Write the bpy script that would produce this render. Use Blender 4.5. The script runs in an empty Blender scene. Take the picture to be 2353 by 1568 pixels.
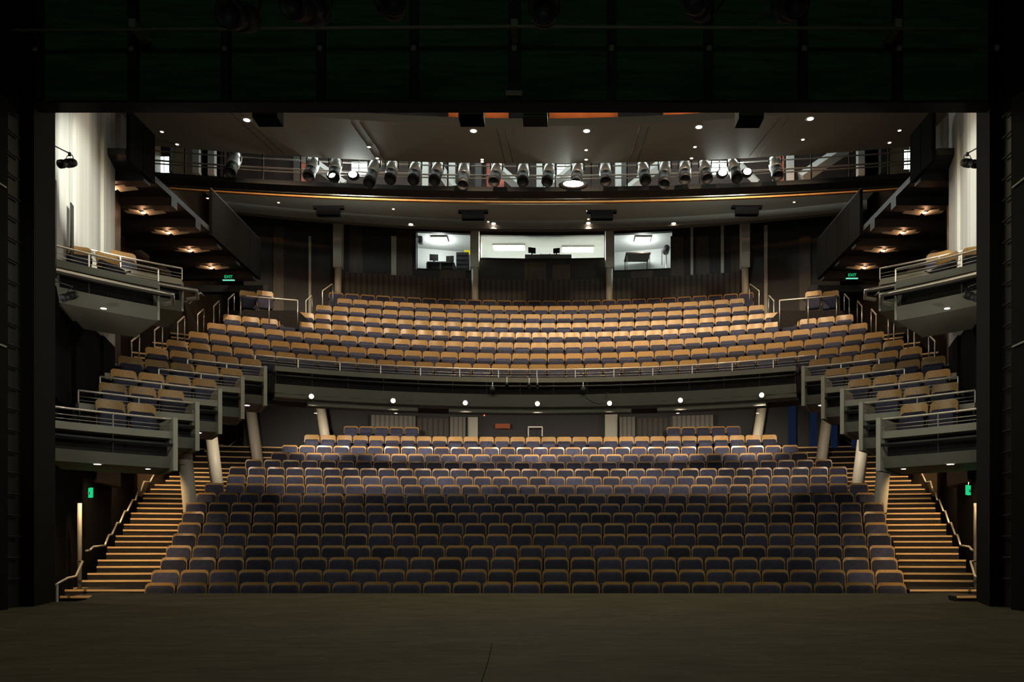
import bpy, math, random
from math import sin, cos, pi, radians as R
from mathutils import Vector, Matrix
random.seed(7)
sc = bpy.context.scene
# ------------------------------------------------------------------ camera
# stage floor is z=0, auditorium axis is x=0, y is the distance from the camera
F, PX, PY, CX, CZ = 1908.0, 1279.0, 1260.0, 0.55, 0.72
cd = bpy.data.cameras.new('camera'); cam = bpy.data.objects.new('camera', cd)
sc.collection.objects.link(cam); sc.camera = cam
cam.location = (CX, 0, CZ); cam.rotation_euler = (pi/2, 0, 0)
cd.sensor_width = 36; cd.lens = 36*F/2353
cd.shift_x = -(PX-1176.5)/2353; cd.shift_y = (PY-784)/2353
cd.clip_start = .05; cd.clip_end = 200
sc.view_settings.view_transform = 'Standard'; sc.view_settings.look = 'None'
sc.view_settings.gamma = 1; sc.view_settings.use_curve_mapping = False
sc.view_settings.exposure = 0.0
w = bpy.data.worlds.new('world'); sc.world = w; w.use_nodes = True
w.node_tree.nodes['Background'].inputs[0].default_value = (.55, .7, .6, 1)
w.node_tree.nodes['Background'].inputs[1].default_value = .0
sc.cycles.max_bounces = 5; sc.cycles.diffuse_bounces = 3; sc.cycles.glossy_bounces = 2
sc.cycles.transmission_bounces = 2; sc.cycles.transparent_max_bounces = 6
sc.cycles.sample_clamp_indirect = 2.0; sc.cycles.sample_clamp_direct = 0
sc.cycles.caustics_reflective = False; sc.cycles.caustics_refractive = False
sc.cycles.use_denoising = True
WARM = (1, .76, .50); NEUT = (1, .84, .66); COOL = (.9, 1, .93)

def lamp(kind, name, loc, target, power, col, size=.1, spot=60, blend=.6, sy=None, parent=None):
    d = bpy.data.lights.new(name, kind); d.energy = power; d.color = col
    if kind == 'SPOT':
        d.spot_size = R(spot); d.spot_blend = blend; d.shadow_soft_size = size
    elif kind == 'AREA':
        d.size = size
        if sy: d.shape = 'RECTANGLE'; d.size_y = sy
    else: d.shadow_soft_size = size
    o = bpy.data.objects.new(name, d); sc.collection.objects.link(o); o.location = loc
    if target is not None:
        o.rotation_euler = (Vector(target)-Vector(loc)).to_track_quat('-Z', 'Y').to_euler()
    return o
# unseen fill lamps added around the stage and auditorium
lamp('AREA', 'stage_fill', (.8, 13.0, 7.7), (.8, 9.0, 0), 150, (1, .88, .56), 5, sy=.6)  # hidden behind the header, added to brighten the stage floor
lamp('AREA', 'stage_rear_fill', (0, -5, 7.5), (0, 10.5, 6), 50, (.62, .85, .62), 6, sy=2)  # added behind the camera to lift the header and jambs
lamp('AREA', 'auditorium_fill', (0, 12.3, 7.7), (0, 22, 4.2), 85, (1, .98, .86), 10.5, sy=.4)
for s_ in (-1, 1): lamp('POINT', 'wing_fill', (s_*7.3, 11.7, 3.6), None, 45, (1, .93, .82), .1)  # added behind the jambs to brighten the box undersides
for tx, ty, tz, pw in ((-6.3, 15.4, 0, 500), (-3.4, 19.6, 1.1, 500), (6.0, 18.6, .9, 700), (6.6, 15.6, .1, 400), (-.6, 15.2, 0, 260), (4.2, 24.6, 2.7, 420), (-5.6, 18.9, .9, 380)):
    lamp('SPOT', 'seat_patch_fill', (tx*.8, 21.8 if ty > 20 else 14.6, 11.3), (tx, ty, tz), pw*.5, NEUT, .12, 12, 1)  # narrow spots added to put bright patches on the stalls seats
lamp('AREA', 'ceiling_bounce', (0, 17.0, 7.2), (0, 24, 12), 36, (1, .85, .66), 12, sy=.5)  # added uplight standing in for light bounced onto the ceiling

# ------------------------------------------------------------------ helpers
def P(px, py, D): return (CX+(px-PX)/F*D, D, CZ-(py-PY)/F*D)
def DZ(py, z): return (z-CZ)*F/(PY-py)           # distance at which height z shows at image row py
def th_px(px, c, r):                              # angle on the circle (0,c) radius r that shows at image column px
    lo, hi = R(-85), R(85)
    for _ in range(50):
        m = (lo+hi)/2
        if PX+F*(r*sin(m)-CX)/(c+r*cos(m)) < px: lo = m
        else: hi = m
    return (lo+hi)/2
def pol(c, r, th, z=0): return (r*sin(th), c+r*cos(th), z)

class MB:
    def __init__(s): s.v = []; s.f = []; s.m = []; s.s = []
    def add(s, vs, fs, mat=0, smooth=False):
        n = len(s.v); s.v += [tuple(v) for v in vs]
        for f in fs: s.f.append(tuple(i+n for i in f)); s.m.append(mat); s.s.append(smooth)
        return s
    def box(s, x0, x1, y0, y1, z0, z1, mat=0, M=None):
        vs = [(x, y, z) for z in (z0, z1) for y in (y0, y1) for x in (x0, x1)]
        if M: vs = [M @ Vector(v) for v in vs]
        return s.add(vs, [(0,2,3,1),(4,5,7,6),(0,1,5,4),(2,6,7,3),(0,4,6,2),(1,3,7,5)], mat)
    def sweep(s, c, prof, t0, t1, n=16, mat=0, caps=True, smooth=False):
        # closed profile of (r, z), swept about the vertical axis through (0, c)
        k = len(prof); vs = []
        for i in range(n+1):
            t = t0+(t1-t0)*i/n
            vs += [pol(c, r, t, z) for r, z in prof]
        fs = []
        for i in range(n):
            for j in range(k):
                a, b = i*k+j, i*k+(j+1) % k
                fs.append((a, b, b+k, a+k))
        if caps: fs += [tuple(range(k))[::-1], tuple(n*k+j for j in range(k))]
        return s.add(vs, fs, mat, smooth)
    def arc(s, c, r0, r1, z0, z1, t0, t1, n=16, mat=0):
        return s.sweep(c, [(r0, z0), (r1, z0), (r1, z1), (r0, z1)], t0, t1, n, mat)
    def tube(s, pts, r, n=8, mat=0, r2=None, closed=False):
        pts = [Vector(p) for p in pts]; vs = []; N = len(pts)
        up = None
        for i, p in enumerate(pts):
            a = pts[max(i-1, 0)]; b = pts[min(i+1, N-1)]
            if closed: a = pts[(i-1) % N]; b = pts[(i+1) % N]
            t = (b-a).normalized()
            if up is None:
                up = Vector((0, 0, 1)) if abs(t.z) < .9 else Vector((0, 1, 0))
            u = (up-t*up.dot(t)).normalized(); w_ = t.cross(u); up = u
            rr = r if r2 is None else r+(r2-r)*i/(N-1)
            for k in range(n):
                q = 2*pi*k/n
                vs.append(p+u*cos(q)*rr+w_*sin(q)*rr)
        fs = []
        for i in range(N if closed else N-1):
            for k in range(n):
                a = i*n+k; b = i*n+(k+1) % n; j = ((i+1) % N)*n
                fs.append((a, b, j+(k+1) % n, j+k))
        if not closed: fs += [tuple(range(n))[::-1], tuple((N-1)*n+k for k in range(n))]
        return s.add(vs, fs, mat, n > 5)
    def lathe(s, prof, n=16, mat=0, M=None):      # open profile (r, z) about z
        vs = []
        for r, z in prof:
            for k in range(n): vs.append((r*cos(2*pi*k/n), r*sin(2*pi*k/n), z))
        fs = []
        for i in range(len(prof)-1):
            for k in range(n):
                a = i*n+k; b = i*n+(k+1) % n
                fs.append((a, b, b+n, a+n))
        fs += [tuple(range(n))[::-1], tuple((len(prof)-1)*n+k for k in range(n))]
        if M: vs = [M @ Vector(v) for v in vs]
        return s.add(vs, fs, mat, True)
    def prism(s, poly, z0, z1, mat=0):            # poly (x,y) counterclockwise
        n = len(poly)
        vs = [(x, y, z0) for x, y in poly]+[(x, y, z1) for x, y in poly]
        return s.add(vs, [tuple(range(n))[::-1], tuple(range(n, 2*n))]+[(i, (i+1) % n, n+(i+1) % n, n+i) for i in range(n)], mat)
    def merge(s, o, M=None, mm=None):
        vs = [M @ Vector(v) for v in o.v] if M else o.v
        n = len(s.v); s.v += [tuple(v) for v in vs]
        s.f += [tuple(i+n for i in f) for f in o.f]; s.s += o.s
        s.m += o.m if mm is None else [mm]*len(o.m)
        return s
    def mesh(s, name, mats):
        me = bpy.data.meshes.new(name); me.from_pydata(s.v, [], s.f)
        for m in (mats if isinstance(mats, (list, tuple)) else [mats]): me.materials.append(m)
        me.polygons.foreach_set('material_index', s.m)
        me.polygons.foreach_set('use_smooth', s.s)
        me.validate(); me.update(); return me
    def build(s, name, mats, parent=None, loc=None, rz=0):
        o = bpy.data.objects.new(name, s.mesh(name, mats)); sc.collection.objects.link(o)
        if parent: o.parent = parent
        if loc: o.location = loc
        if rz: o.rotation_euler[2] = rz
        return o
def tag(o, label=None, cat=None, group=None, kind=None):
    if label: o['label'] = label
    if cat: o['category'] = cat
    if group: o['group'] = group
    if kind: o['kind'] = kind
    return o
def thing(name, label, cat, loc=(0, 0, 0), rz=0, group=None):
    o = bpy.data.objects.new(name, None); sc.collection.objects.link(o)
    o.location = loc; o.rotation_euler = (0, 0, rz); o.empty_display_size = .1
    return tag(o, label, cat, group)
def struct(mb, name, mats):
    return tag(mb.build(name, mats), kind='structure')
def dup(root, loc, rz=0, label=None, rot=None):
    r = root.copy(); sc.collection.objects.link(r); r.location = loc
    r.rotation_euler = rot if rot is not None else (0, 0, rz)
    if label: r['label'] = label
    for ch in list(root.children):
        c = ch.copy(); sc.collection.objects.link(c); c.parent = r
        for g in list(ch.children):
            e = g.copy(); sc.collection.objects.link(e); e.parent = c
    return r
SIDE = {-1: 'left', 1: 'right'}

# ------------------------------------------------------------------ materials
def mat(name, col, rough=.6, metal=0, var=0, scale=(1, 1, 1), nscale=6, emit=None, estr=1, spec=.5, island=0, bump=0, hue=None):
    m = bpy.data.materials.new(name); m.use_nodes = True; nt = m.node_tree; N = nt.nodes; L = nt.links
    b = N['Principled BSDF']; b.inputs['Base Color'].default_value = (*col, 1)
    b.inputs['Roughness'].default_value = rough; b.inputs['Metallic'].default_value = metal
    b.inputs['Specular IOR Level'].default_value = spec
    if emit: b.inputs['Emission Color'].default_value = (*emit, 1); b.inputs['Emission Strength'].default_value = estr
    last = None
    if var:
        tc = N.new('ShaderNodeTexCoord'); mp = N.new('ShaderNodeMapping'); mp.inputs['Scale'].default_value = scale
        ns = N.new('ShaderNodeTexNoise'); ns.inputs['Scale'].default_value = nscale; ns.inputs['Detail'].default_value = 5
        L.new(tc.outputs['Object'], mp.inputs[0]); L.new(mp.outputs[0], ns.inputs[0])
        rp = N.new('ShaderNodeValToRGB'); rp.color_ramp.elements[0].position = .3; rp.color_ramp.elements[1].position = .7
        lo = tuple(c*(1-var) for c in col); hi = tuple(min(1, c*(1+var)) for c in (hue or col))
        rp.color_ramp.elements[0].color = (*lo, 1); rp.color_ramp.elements[1].color = (*hi, 1)
        L.new(ns.outputs['Fac'], rp.inputs[0]); last = rp.outputs[0]
        if bump:
            bp = N.new('ShaderNodeBump'); bp.inputs['Strength'].default_value = bump; bp.inputs['Distance'].default_value = .01
            L.new(ns.outputs['Fac'], bp.inputs['Height']); L.new(bp.outputs[0], b.inputs['Normal'])
    if island:                                    # every seat shell / pad differs a little in tone
        ge = N.new('ShaderNodeNewGeometry'); oi = N.new('ShaderNodeObjectInfo')
        ad = N.new('ShaderNodeMath'); ad.operation = 'ADD'; L.new(ge.outputs['Random Per Island'], ad.inputs[0]); L.new(oi.outputs['Random'], ad.inputs[1])
        fr = N.new('ShaderNodeMath'); fr.operation = 'FRACT'; L.new(ad.outputs[0], fr.inputs[0])
        mr = N.new('ShaderNodeMapRange'); mr.inputs[3].default_value = 1-island; mr.inputs[4].default_value = 1+island*.6
        L.new(fr.outputs[0], mr.inputs[0])
        hs = N.new('ShaderNodeHueSaturation'); L.new(mr.outputs[0], hs.inputs['Value'])
        if last: L.new(last, hs.inputs['Color'])
        else: hs.inputs['Color'].default_value = (*col, 1)
        last = hs.outputs[0]
    if last: L.new(last, b.inputs['Base Color'])
    return m
def emis(name, col, s):
    m = bpy.data.materials.new(name); m.use_nodes = True; nt = m.node_tree
    for n in list(nt.nodes): nt.nodes.remove(n)
    e = nt.nodes.new('ShaderNodeEmission'); o = nt.nodes.new('ShaderNodeOutputMaterial')
    e.inputs[0].default_value = (*col, 1); e.inputs[1].default_value = s; nt.links.new(e.outputs[0], o.inputs[0])
    return m
M = {}
M['wood'] = mat('seat_wood', (.42, .245, .082), .32, 0, .18, (14, 14, 1.2), 5, island=.16)
M['fabric'] = mat('blue_fabric', (.040, .043, .078), .8, 0, .22, (1, 1, 1), 12, spec=.35, island=.5)
M['black'] = mat('black_paint', (.012, .012, .012), .6)
M['steel'] = mat('satin_steel', (.62, .58, .52), .32, .85)
M['rail'] = mat('handrail_steel', (.92, .84, .72), .33, .55)
M['grey'] = mat('grey_plaster', (.31, .31, .255), .7, 0, .06, (1, 1, 1), 3)
M['fin'] = mat('pale_grey_paint', (.50, .49, .41), .6, 0, .05, (1, 1, 1), 3)
M['white'] = mat('white_plaster', (.78, .76, .70), .6, 0, .04)
M['column'] = mat('cream_column', (.80, .74, .60), .45, 0, .03)
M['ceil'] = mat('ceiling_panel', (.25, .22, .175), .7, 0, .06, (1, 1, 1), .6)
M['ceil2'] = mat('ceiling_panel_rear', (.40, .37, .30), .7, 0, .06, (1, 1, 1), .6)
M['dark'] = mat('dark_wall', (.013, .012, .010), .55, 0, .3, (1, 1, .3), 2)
M['brown'] = mat('brown_timber', (.055, .038, .022), .45, 0, .3, (3, 3, .4), 3)
M['carpet'] = mat('dark_carpet', (.018, .015, .014), .95, 0, .4, (1, 1, 1), 20)
M['nosing'] = mat('oak_nosing', (.80, .52, .24), .45, 0, .1, (1, 8, 8), 4)
M['green_black'] = mat('green_black_panel', (.055, .13, .065), .8, 0, .35, (.5, 1, 5), 3)
M['tower'] = mat('black_brown_cloth', (.010, .009, .008), .95, 0, .15, (4, 4, .4), 3, spec=.08)
M['beam'] = mat('grey_beam', (.33, .34, .33), .5, .2)
M['silver'] = mat('silver_housing', (.75, .76, .74), .35, .5)
M['copper'] = mat('copper_beam', (.42, .17, .08), .4, .3, .2, (1, 1, 1), 2)
M['amber'] = mat('amber_timber', (.62, .27, .07), .5, 0, .2, (1, 5, 5), 3)
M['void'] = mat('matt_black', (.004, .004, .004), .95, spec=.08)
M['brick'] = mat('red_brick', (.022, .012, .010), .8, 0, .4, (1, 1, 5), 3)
M['sign_green'] = emis('exit_green', (.01, .62, .22), 1.0)
M['lens'] = emis('downlight_lens', (1, .80, .72), 14)
M['lens_small'] = emis('small_downlight_lens', (1, .66, .48), 5)
M['work'] = emis('work_light_lens', (.9, 1, .9), 12)
M['cream'] = mat('cream_panel', (.42, .42, .34), .6)
M['orange'] = mat('orange_board', (.35, .07, .01), .6)
M['screen'] = mat('monitor_back', (.03, .032, .035), .5)
M['yellow'] = mat('yellow_board', (.85, .65, .02), .5)
M['room'] = mat('booth_wall', (.62, .65, .64), .7)
M['blue_glass'] = mat('blue_window', (.008, .016, .035), .2, 0, emit=(.03, .07, .2), estr=.10)

def floor_mat():
    m = bpy.data.materials.new('stage_floor'); m.use_nodes = True; nt = m.node_tree; N = nt.nodes; L = nt.links
    b = N['Principled BSDF']; b.inputs['Roughness'].default_value = .9
    b.inputs['Specular IOR Level'].default_value = .12
    tc = N.new('ShaderNodeTexCoord')
    def noise(scale, sx, sy, det=6, rough=.5):
        mp = N.new('ShaderNodeMapping'); mp.inputs['Scale'].default_value = (sx, sy, 1)
        n = N.new('ShaderNodeTexNoise'); n.inputs['Scale'].default_value = scale; n.inputs['Detail'].default_value = det; n.inputs['Roughness'].default_value = rough
        L.new(tc.outputs['Object'], mp.inputs[0]); L.new(mp.outputs[0], n.inputs[0]); return n.outputs['Fac']
    def ramp(src, p0, c0, p1, c1):
        rp = N.new('ShaderNodeValToRGB'); e = rp.color_ramp.elements
        e[0].position = p0; e[0].color = (*c0, 1); e[1].position = p1; e[1].color = (*c1, 1); L.new(src, rp.inputs[0]); return rp.outputs[0]
    def mix(f, a, b_, mode='MIX'):
        x = N.new('ShaderNodeMixRGB'); x.blend_type = mode
        for k, v in ((0, f), (1, a), (2, b_)):
            if hasattr(v, 'links') or hasattr(v, 'is_linked'): L.new(v, x.inputs[k])
            else: x.inputs[k].default_value = v
        return x.outputs[0]
    base = ramp(noise(1.2, 1, 1.2, 8, .65), .3, (.085, .072, .044), .72, (.135, .116, .074))
    base = mix(.55, base, ramp(noise(7, .35, 1.2, 8, .7), .35, (.6, .6, .6), .65, (1.25, 1.25, 1.25)), 'MULTIPLY')
    sc1 = ramp(noise(3.2, .7, 1.3, 5, .75), .66, (0, 0, 0), .72, (.5, .5, .5))
    sc2 = ramp(noise(17, .5, 1.6, 2), .74, (0, 0, 0), .77, (.9, .9, .9))
    base = mix(sc1, base, (.19, .17, .125, 1)); base = mix(sc2, base, (.30, .27, .2, 1))
    L.new(base, b.inputs['Base Color']); return m
M['stage'] = floor_mat()
def rib_mat(name, c0, c1, sc_):
    m = bpy.data.materials.new(name); m.use_nodes = True; nt = m.node_tree; N = nt.nodes; L = nt.links
    b = N['Principled BSDF']; b.inputs['Roughness'].default_value = .6
    tc = N.new('ShaderNodeTexCoord'); wv = N.new('ShaderNodeTexWave'); wv.inputs['Scale'].default_value = sc_
    wv.wave_profile = 'SAW'; wv.inputs['Distortion'].default_value = .05
    L.new(tc.outputs['Object'], wv.inputs[0]); rp = N.new('ShaderNodeValToRGB'); rp.color_ramp.interpolation = 'CONSTANT'
    rp.color_ramp.elements[0].color = (*c0, 1); rp.color_ramp.elements[1].position = .35; rp.color_ramp.elements[1].color = (*c1, 1)
    L.new(wv.outputs['Fac'], rp.inputs[0]); L.new(rp.outputs[0], b.inputs['Base Color']); return m
M['rib'] = rib_mat('perforated_dark_panel', (.012, .011, .009), (.045, .040, .03), 1.6)
M['ribgrey'] = rib_mat('ribbed_grey_cladding', (.07, .065, .055), (.14, .13, .11), 1.9)
def glass_mat():
    m = bpy.data.materials.new('window_glass'); m.use_nodes = True; nt = m.node_tree
    for n in list(nt.nodes): nt.nodes.remove(n)
    t = nt.nodes.new('ShaderNodeBsdfTransparent'); g = nt.nodes.new('ShaderNodeBsdfGlossy'); g.inputs['Roughness'].default_value = .02
    x = nt.nodes.new('ShaderNodeMixShader'); x.inputs[0].default_value = .05; o = nt.nodes.new('ShaderNodeOutputMaterial')
    nt.links.new(t.outputs[0], x.inputs[1]); nt.links.new(g.outputs[0], x.inputs[2]); nt.links.new(x.outputs[0], o.inputs[0]); return m
M['glass'] = glass_mat()
def plank_mat():                                   # pale panels with diagonal joints
    m = mat('pale_folded_panel', (.50, .50, .45), .55, 0, .22, (2.5, 2.5, .02), 2.2)
    return m
M['panel'] = plank_mat()

# ------------------------------------------------------------------ stage, proscenium
OUT = 12.6                                         # outer side wall
edge = [P(231, 1364, DZ(1364, 0)), P(219, 1366, DZ(1366, 0)), P(196, 1379, DZ(1379, 0)), P(176, 1383, DZ(1383, 0)), P(118, 1384, DZ(1384, 0))]
lx = [(p[0], p[1]) for p in edge]
poly = [(-11, -6), (11, -6), (11, lx[-1][1])]+[(-x, y) for x, y in lx[::-1]]+lx+[(-11, lx[-1][1])]
struct(MB().prism(poly, -.12, 0), 'floor', M['stage'])
q = MB(); pj = [P(px, py, DZ(py, 0)) for px, py in ((1131, 1480), (1122, 1520), (1107, 1567), (1090, 1600))]
q.tube([(x, y, .001) for x, y, z in pj], .003, 4); struct(q, 'trim_1', M['void'])
mb = MB()                                          # stage front down to the pit floor
pts = [(-11, lx[-1][1])]+lx[::-1]+[(-x, y) for x, y in lx]+[(11, lx[-1][1])]
for (x0, y0), (x1, y1) in zip(pts, pts[1:]):
    mb.prism([(x0, y0-.25), (x1, y1-.25), (x1, y1-.12), (x0, y0-.12)], -1.2, -.12)
struct(mb, 'wall_stage_front', M['black'])
mb = MB()
for s in (-1, 1): mb.box(s*11, s*11.3, -6, 12, -.1, 14)
mb.box(-11.3, 11.3, -6.3, -6, -.1, 14)
struct(mb, 'wall_stage', M['black'])
def px_x(px, D): return CX+(px-PX)/F*D
for s in (-1, 1):
    a, b = (px_x(127, 11.2), 11.2), (px_x(78, 10.2), 10.2)   # proscenium return, slightly splayed
    t = thing('proscenium_jamb', '%s proscenium jamb of tall smooth dark panels at the stage side' % SIDE[s], 'proscenium jamb')
    q = MB()
    pl = [(s*-a[0], a[1]), (s*-b[0], b[1]), (s*9.5, b[1]-.0), (s*9.5, a[1])]
    if s > 0: pl = pl[::-1]
    pl = [(x, y) for x, y in pl]
    q.prism(pl[::-1] if s < 0 else pl[::-1], 0, 9.2); q.build('side_panel', M['tower'], t)
    q = MB().box(*sorted((s*6.02, s*9.5)), 9.72, 10.19, 0, 9.2); q.build('dark_recess', M['black'], t)
    for k in range(34):
        r_ = MB().tube([(s*5.98, 9.8, .35+k*.255), (s*5.98, 10.1, .35+k*.255)], .012, 6)
        if k < 34: r_.build('rung', M['black'], t)
    q = MB().box(*sorted((s*5.86, s*9.5)), 8.9, 9.7, 0, 9.2); q.build('front_leg', M['tower'], t)
    for z in (3.05, 4.9):
        MB().box(*sorted((s*5.84, s*5.86)), 8.95, 9.65, z, z+.02).build('joint_strip', M['grey'], t)
# header
ht = thing('proscenium_header', 'wide black-green panelled header across the top of the stage opening', 'proscenium header')
zb = CZ+(PY-240)/F*10.3
MB().box(-9, 9, 10.3, 10.42, zb, zb+1.85).build('panel', M['green_black'], ht)
MB().box(-9, 9, 10.2, 10.44, zb-.03, zb).build('bottom_flange', M['black'], ht)
MB().box(-9, 9, 10.15, 10.42, zb+1.87, zb+3.2).build('upper_cloth', M['black'], ht)
for px in (88, 307, 520, 738, 952, 1182, 1405, 1627, 1845, 2062, 2285):
    x = px_x(px, 10.25); wd = .05 if px != 1182 else .07
    MB().box(x-wd, x+wd, 10.2, 10.3, zb, zb+1.84).build('batten', M['black'], ht)
    for dz in (.95, 1.35, 1.0-.75):
        MB().box(x-.028, x+.028, 10.185, 10.2, zb+dz+.35, zb+dz+.42).build('bracket', M['grey'], ht)
tp = thing('lighting_pipe', 'long thin horizontal pipe across the top of the black header', 'pipe')
zp = CZ+(PY-61)/F*9.9
MB().tube([(-6.0, 9.9, zp-.05), (0, 9.9, zp+.0), (5.6, 9.9, zp-.03)], .021, 8).build('pipe', M['grey'], tp)
for px in (307, 1182, 2062):
    x = px_x(px, 9.9); MB().box(x-.04, x+.04, 9.86, 10.18, zp-.03, zp+.07).build('clamp', M['grey'], tp)
x = px_x(1181, 10.15)
q = MB().box(x-.1, x+.1, 10.12, 10.15, zb-.03+.06, zb+.075)
tag(q.build('name_plate', M['cream']), 'small pale plate at the bottom centre of the black header', 'plate')
# speakers / boxes hanging right behind the header
for i, px in enumerate((615, 1084, 1230, 1722)):
    x = px_x(px, 11.45); z = CZ+(PY-(279 if i < 3 else 282))/F*11.45
    t = thing('loudspeaker', ['black box loudspeaker hung behind the header at the left end', 'black box loudspeaker hung left of centre over the copper light', 'low grey box hung at centre behind the header', 'black box loudspeaker hung behind the header at the right end'][i], 'loudspeaker', (x, 11.45, z))
    h = .5 if i != 2 else .12
    MB().box(-.17, .17, -.12, .15, 0, h).build('body', M['void'] if i != 2 else M['dark'], t)
    MB().box(-.15, .15, -.135, -.12, .03, h-.03).build('grille', M['black'], t)
    MB().tube([(0, 0, h), (0, 0, 15-z)], .015, 6).build('hanger', M['black'], t)

# ------------------------------------------------------------------ lanterns
def lantern_parts(t, body, front, long=False, lean=-62):
    k = 1.35 if long else 1
    Mx = Matrix.Rotation(R(lean), 4, 'X')           # barrel axis leans forward and down to the stage
    Mt = Mx @ Matrix.Rotation(pi, 4, 'X')
    MB().lathe([(.05, -.22*k), (.10, -.19*k), (.125, -.08*k), (.125, .10*k), (.10, .13*k)], 16, 0, Mt).build('lamp_housing', body, t)
    MB().lathe([(.105, .12*k), (.105, .24*k), (.12, .24*k), (.12, .36*k), (.10, .36*k), (.08, .28*k)], 16, 0, Mt).build('lens_tube', front, t)
    q = MB().tube([(-.13, 0, 0), (-.135, 0, .16), (-.10, 0, .22), (.10, 0, .22), (.135, 0, .16), (.13, 0, 0)], .012, 6)
    q.build('yoke', M['black'], t)
    MB().box(-.025, .025, -.03, .03, .21, .31).build('clamp', M['black'], t)
def lantern(px, py, D, label, body, front, long=False, grp=None, tilt=0, scale=1):
    p = P(px, py, D)
    t = thing('stage_lantern', label, 'stage light', p, 0, grp); t.rotation_euler = (0, tilt, 0); t.scale = (scale,)*3
    lantern_parts(t, body, front, long); return t
for px, py, tl, lb in ((560, 40, .1, 'dark stage light at the top, leftmost above the header'), (716, 25, .5, 'dark tilted stage light at the top, second from the left edge'),
        (902, 12, -.4, 'dark tilted stage light at the top, third from the left edge'), (1250, 30, 0, 'dark stage light at the top centre facing the camera'),
        (1608, 15, .7, 'dark tilted stage light at the top, second from the right'), (1806, 18, 0, 'dark stage light at the top, rightmost above the header')):
    lantern(px, py, 8.6, lb, M['screen'], M['screen'] if px in (560, 716, 1250, 1608) else M['black'], tilt=tl, grp='stage lights over the header', scale=1.15)
MB_ = MB().tube([(-5.6, 8.6, CZ+(PY+52)/F*8.6), (5.6, 8.6, CZ+(PY+52)/F*8.6)], .024, 8)
tag(MB_.build('flown_bar', M['black']), 'black flown bar carrying the dark stage lights at the top', 'bar')

# ------------------------------------------------------------------ theatre seats
def panel(mb, w_, z0, z1, rt, rb, th, yf, mat_=0, bulge=0, nz=7):
    us = [-1, -.94, -.66, -.33, 0, .33, .66, .94, 1]
    H = z1-z0
    zs = [z0, z0+rb*.3, z0+rb]+[z0+rb+(H-rb-rt)*i/3 for i in (1, 2)]+[z1-rt, z1-rt*.55, z1-rt*.22, z1-rt*.05, z1]
    def hw(z):
        h = w_/2
        if z > z1-rt: d = (z-(z1-rt)); h = w_/2-rt+math.sqrt(max(rt*rt-d*d, 0))
        if z < z0+rb: d = (z0+rb-z); h = w_/2-rb+math.sqrt(max(rb*rb-d*d, 0))
        return h
    def grid(off, bul):
        vs = []
        for j, z in enumerate(zs):
            for i, u in enumerate(us):
                x = u*hw(z); edge_ = min(1-abs(u), (z1-z)/H*2, (z-z0)/H*2)
                b = bul*min(1, max(0, edge_)/.12)
                vs.append((x, yf(x, z)-off-b, z))
        return vs
    nu, nz_ = len(us), len(zs)
    fr = grid(th, bulge); bk = grid(0, 0)
    ff = [(j*nu+i, j*nu+i+1, (j+1)*nu+i+1, (j+1)*nu+i) for j in range(nz_-1) for i in range(nu-1)]
    mb.add(fr, ff, mat_, True); mb.add(bk, [f[::-1] for f in ff], mat_, True)
    ring = [i for i in range(nu)]+[j*nu+nu-1 for j in range(1, nz_)]+[(nz_-1)*nu+i for i in range(nu-2, -1, -1)]+[j*nu for j in range(nz_-2, 0, -1)]
    n = len(ring)
    mb.add([fr[i] for i in ring]+[bk[i] for i in ring], [(k, k+n, (k+1) % n+n, (k+1) % n) for k in range(n)], mat_)
SH = .86                                           # seat-back height above its step
def yshell(x, z): return (z-.4)*.16-.05*(x/.25)**2*.6
def seat_shapes(kind):
    sh = MB(); panel(sh, .505, .30, SH, .085, .06, .018, yshell, 0)
    pd = MB()
    ztop = SH-.055 if kind == 'A' else SH-.165
    panel(pd, .462 if kind == 'A' else .47, .36, ztop, .075, .05, .03, lambda x, z: yshell(x, z)-.019, 0, .02)
    st = MB(); panel(st, .455, .24, .60, .07, .06, .05, lambda x, z: yshell(x, z)*.3-.115+(z-.4)*-.06, 0, .025)
    pe = MB().box(-.235, -.2, -.16, .06, 0, .36).box(.2, .235, -.16, .06, 0, .36).box(-.2, .2, -.07, -.04, .24, .30)
    ar = MB().box(-.262, -.240, -.27, 0.0, .545, .575)
    ar2 = MB().box(.240, .262, -.27, 0.0, .545, .575)
    return sh, pd, st, pe, ar, ar2
SHAPES = {k: seat_shapes(k) for k in 'AB'}
ORD = ['first', 'second', 'third', 'fourth', 'fifth', 'sixth', 'seventh', 'eighth', 'ninth', 'tenth', 'eleventh', 'twelfth', 'thirteenth', 'fourteenth', 'fifteenth', 'sixteenth', 'seventeenth', 'eighteenth', 'nineteenth', 'twentieth']
seats = []                                         # (x, y, z, rz, kind, label, group)
def row(c, r, ztop, ths, kind, rowname, grp, lab='end'):
    n = len(ths)
    for i, th in enumerate(ths):
        x, y, _ = pol(c, r, th)
        if i < n/2: pos = '%s from the left end' % ORD[i]
        else: pos = '%s from the right end' % ORD[n-1-i]
        if n == 2: pos = 'left one of the pair' if i == 0 else 'right one of the pair'
        seats.append((x, y, ztop-SH, -th, kind, rowname, pos, grp, n))
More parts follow.
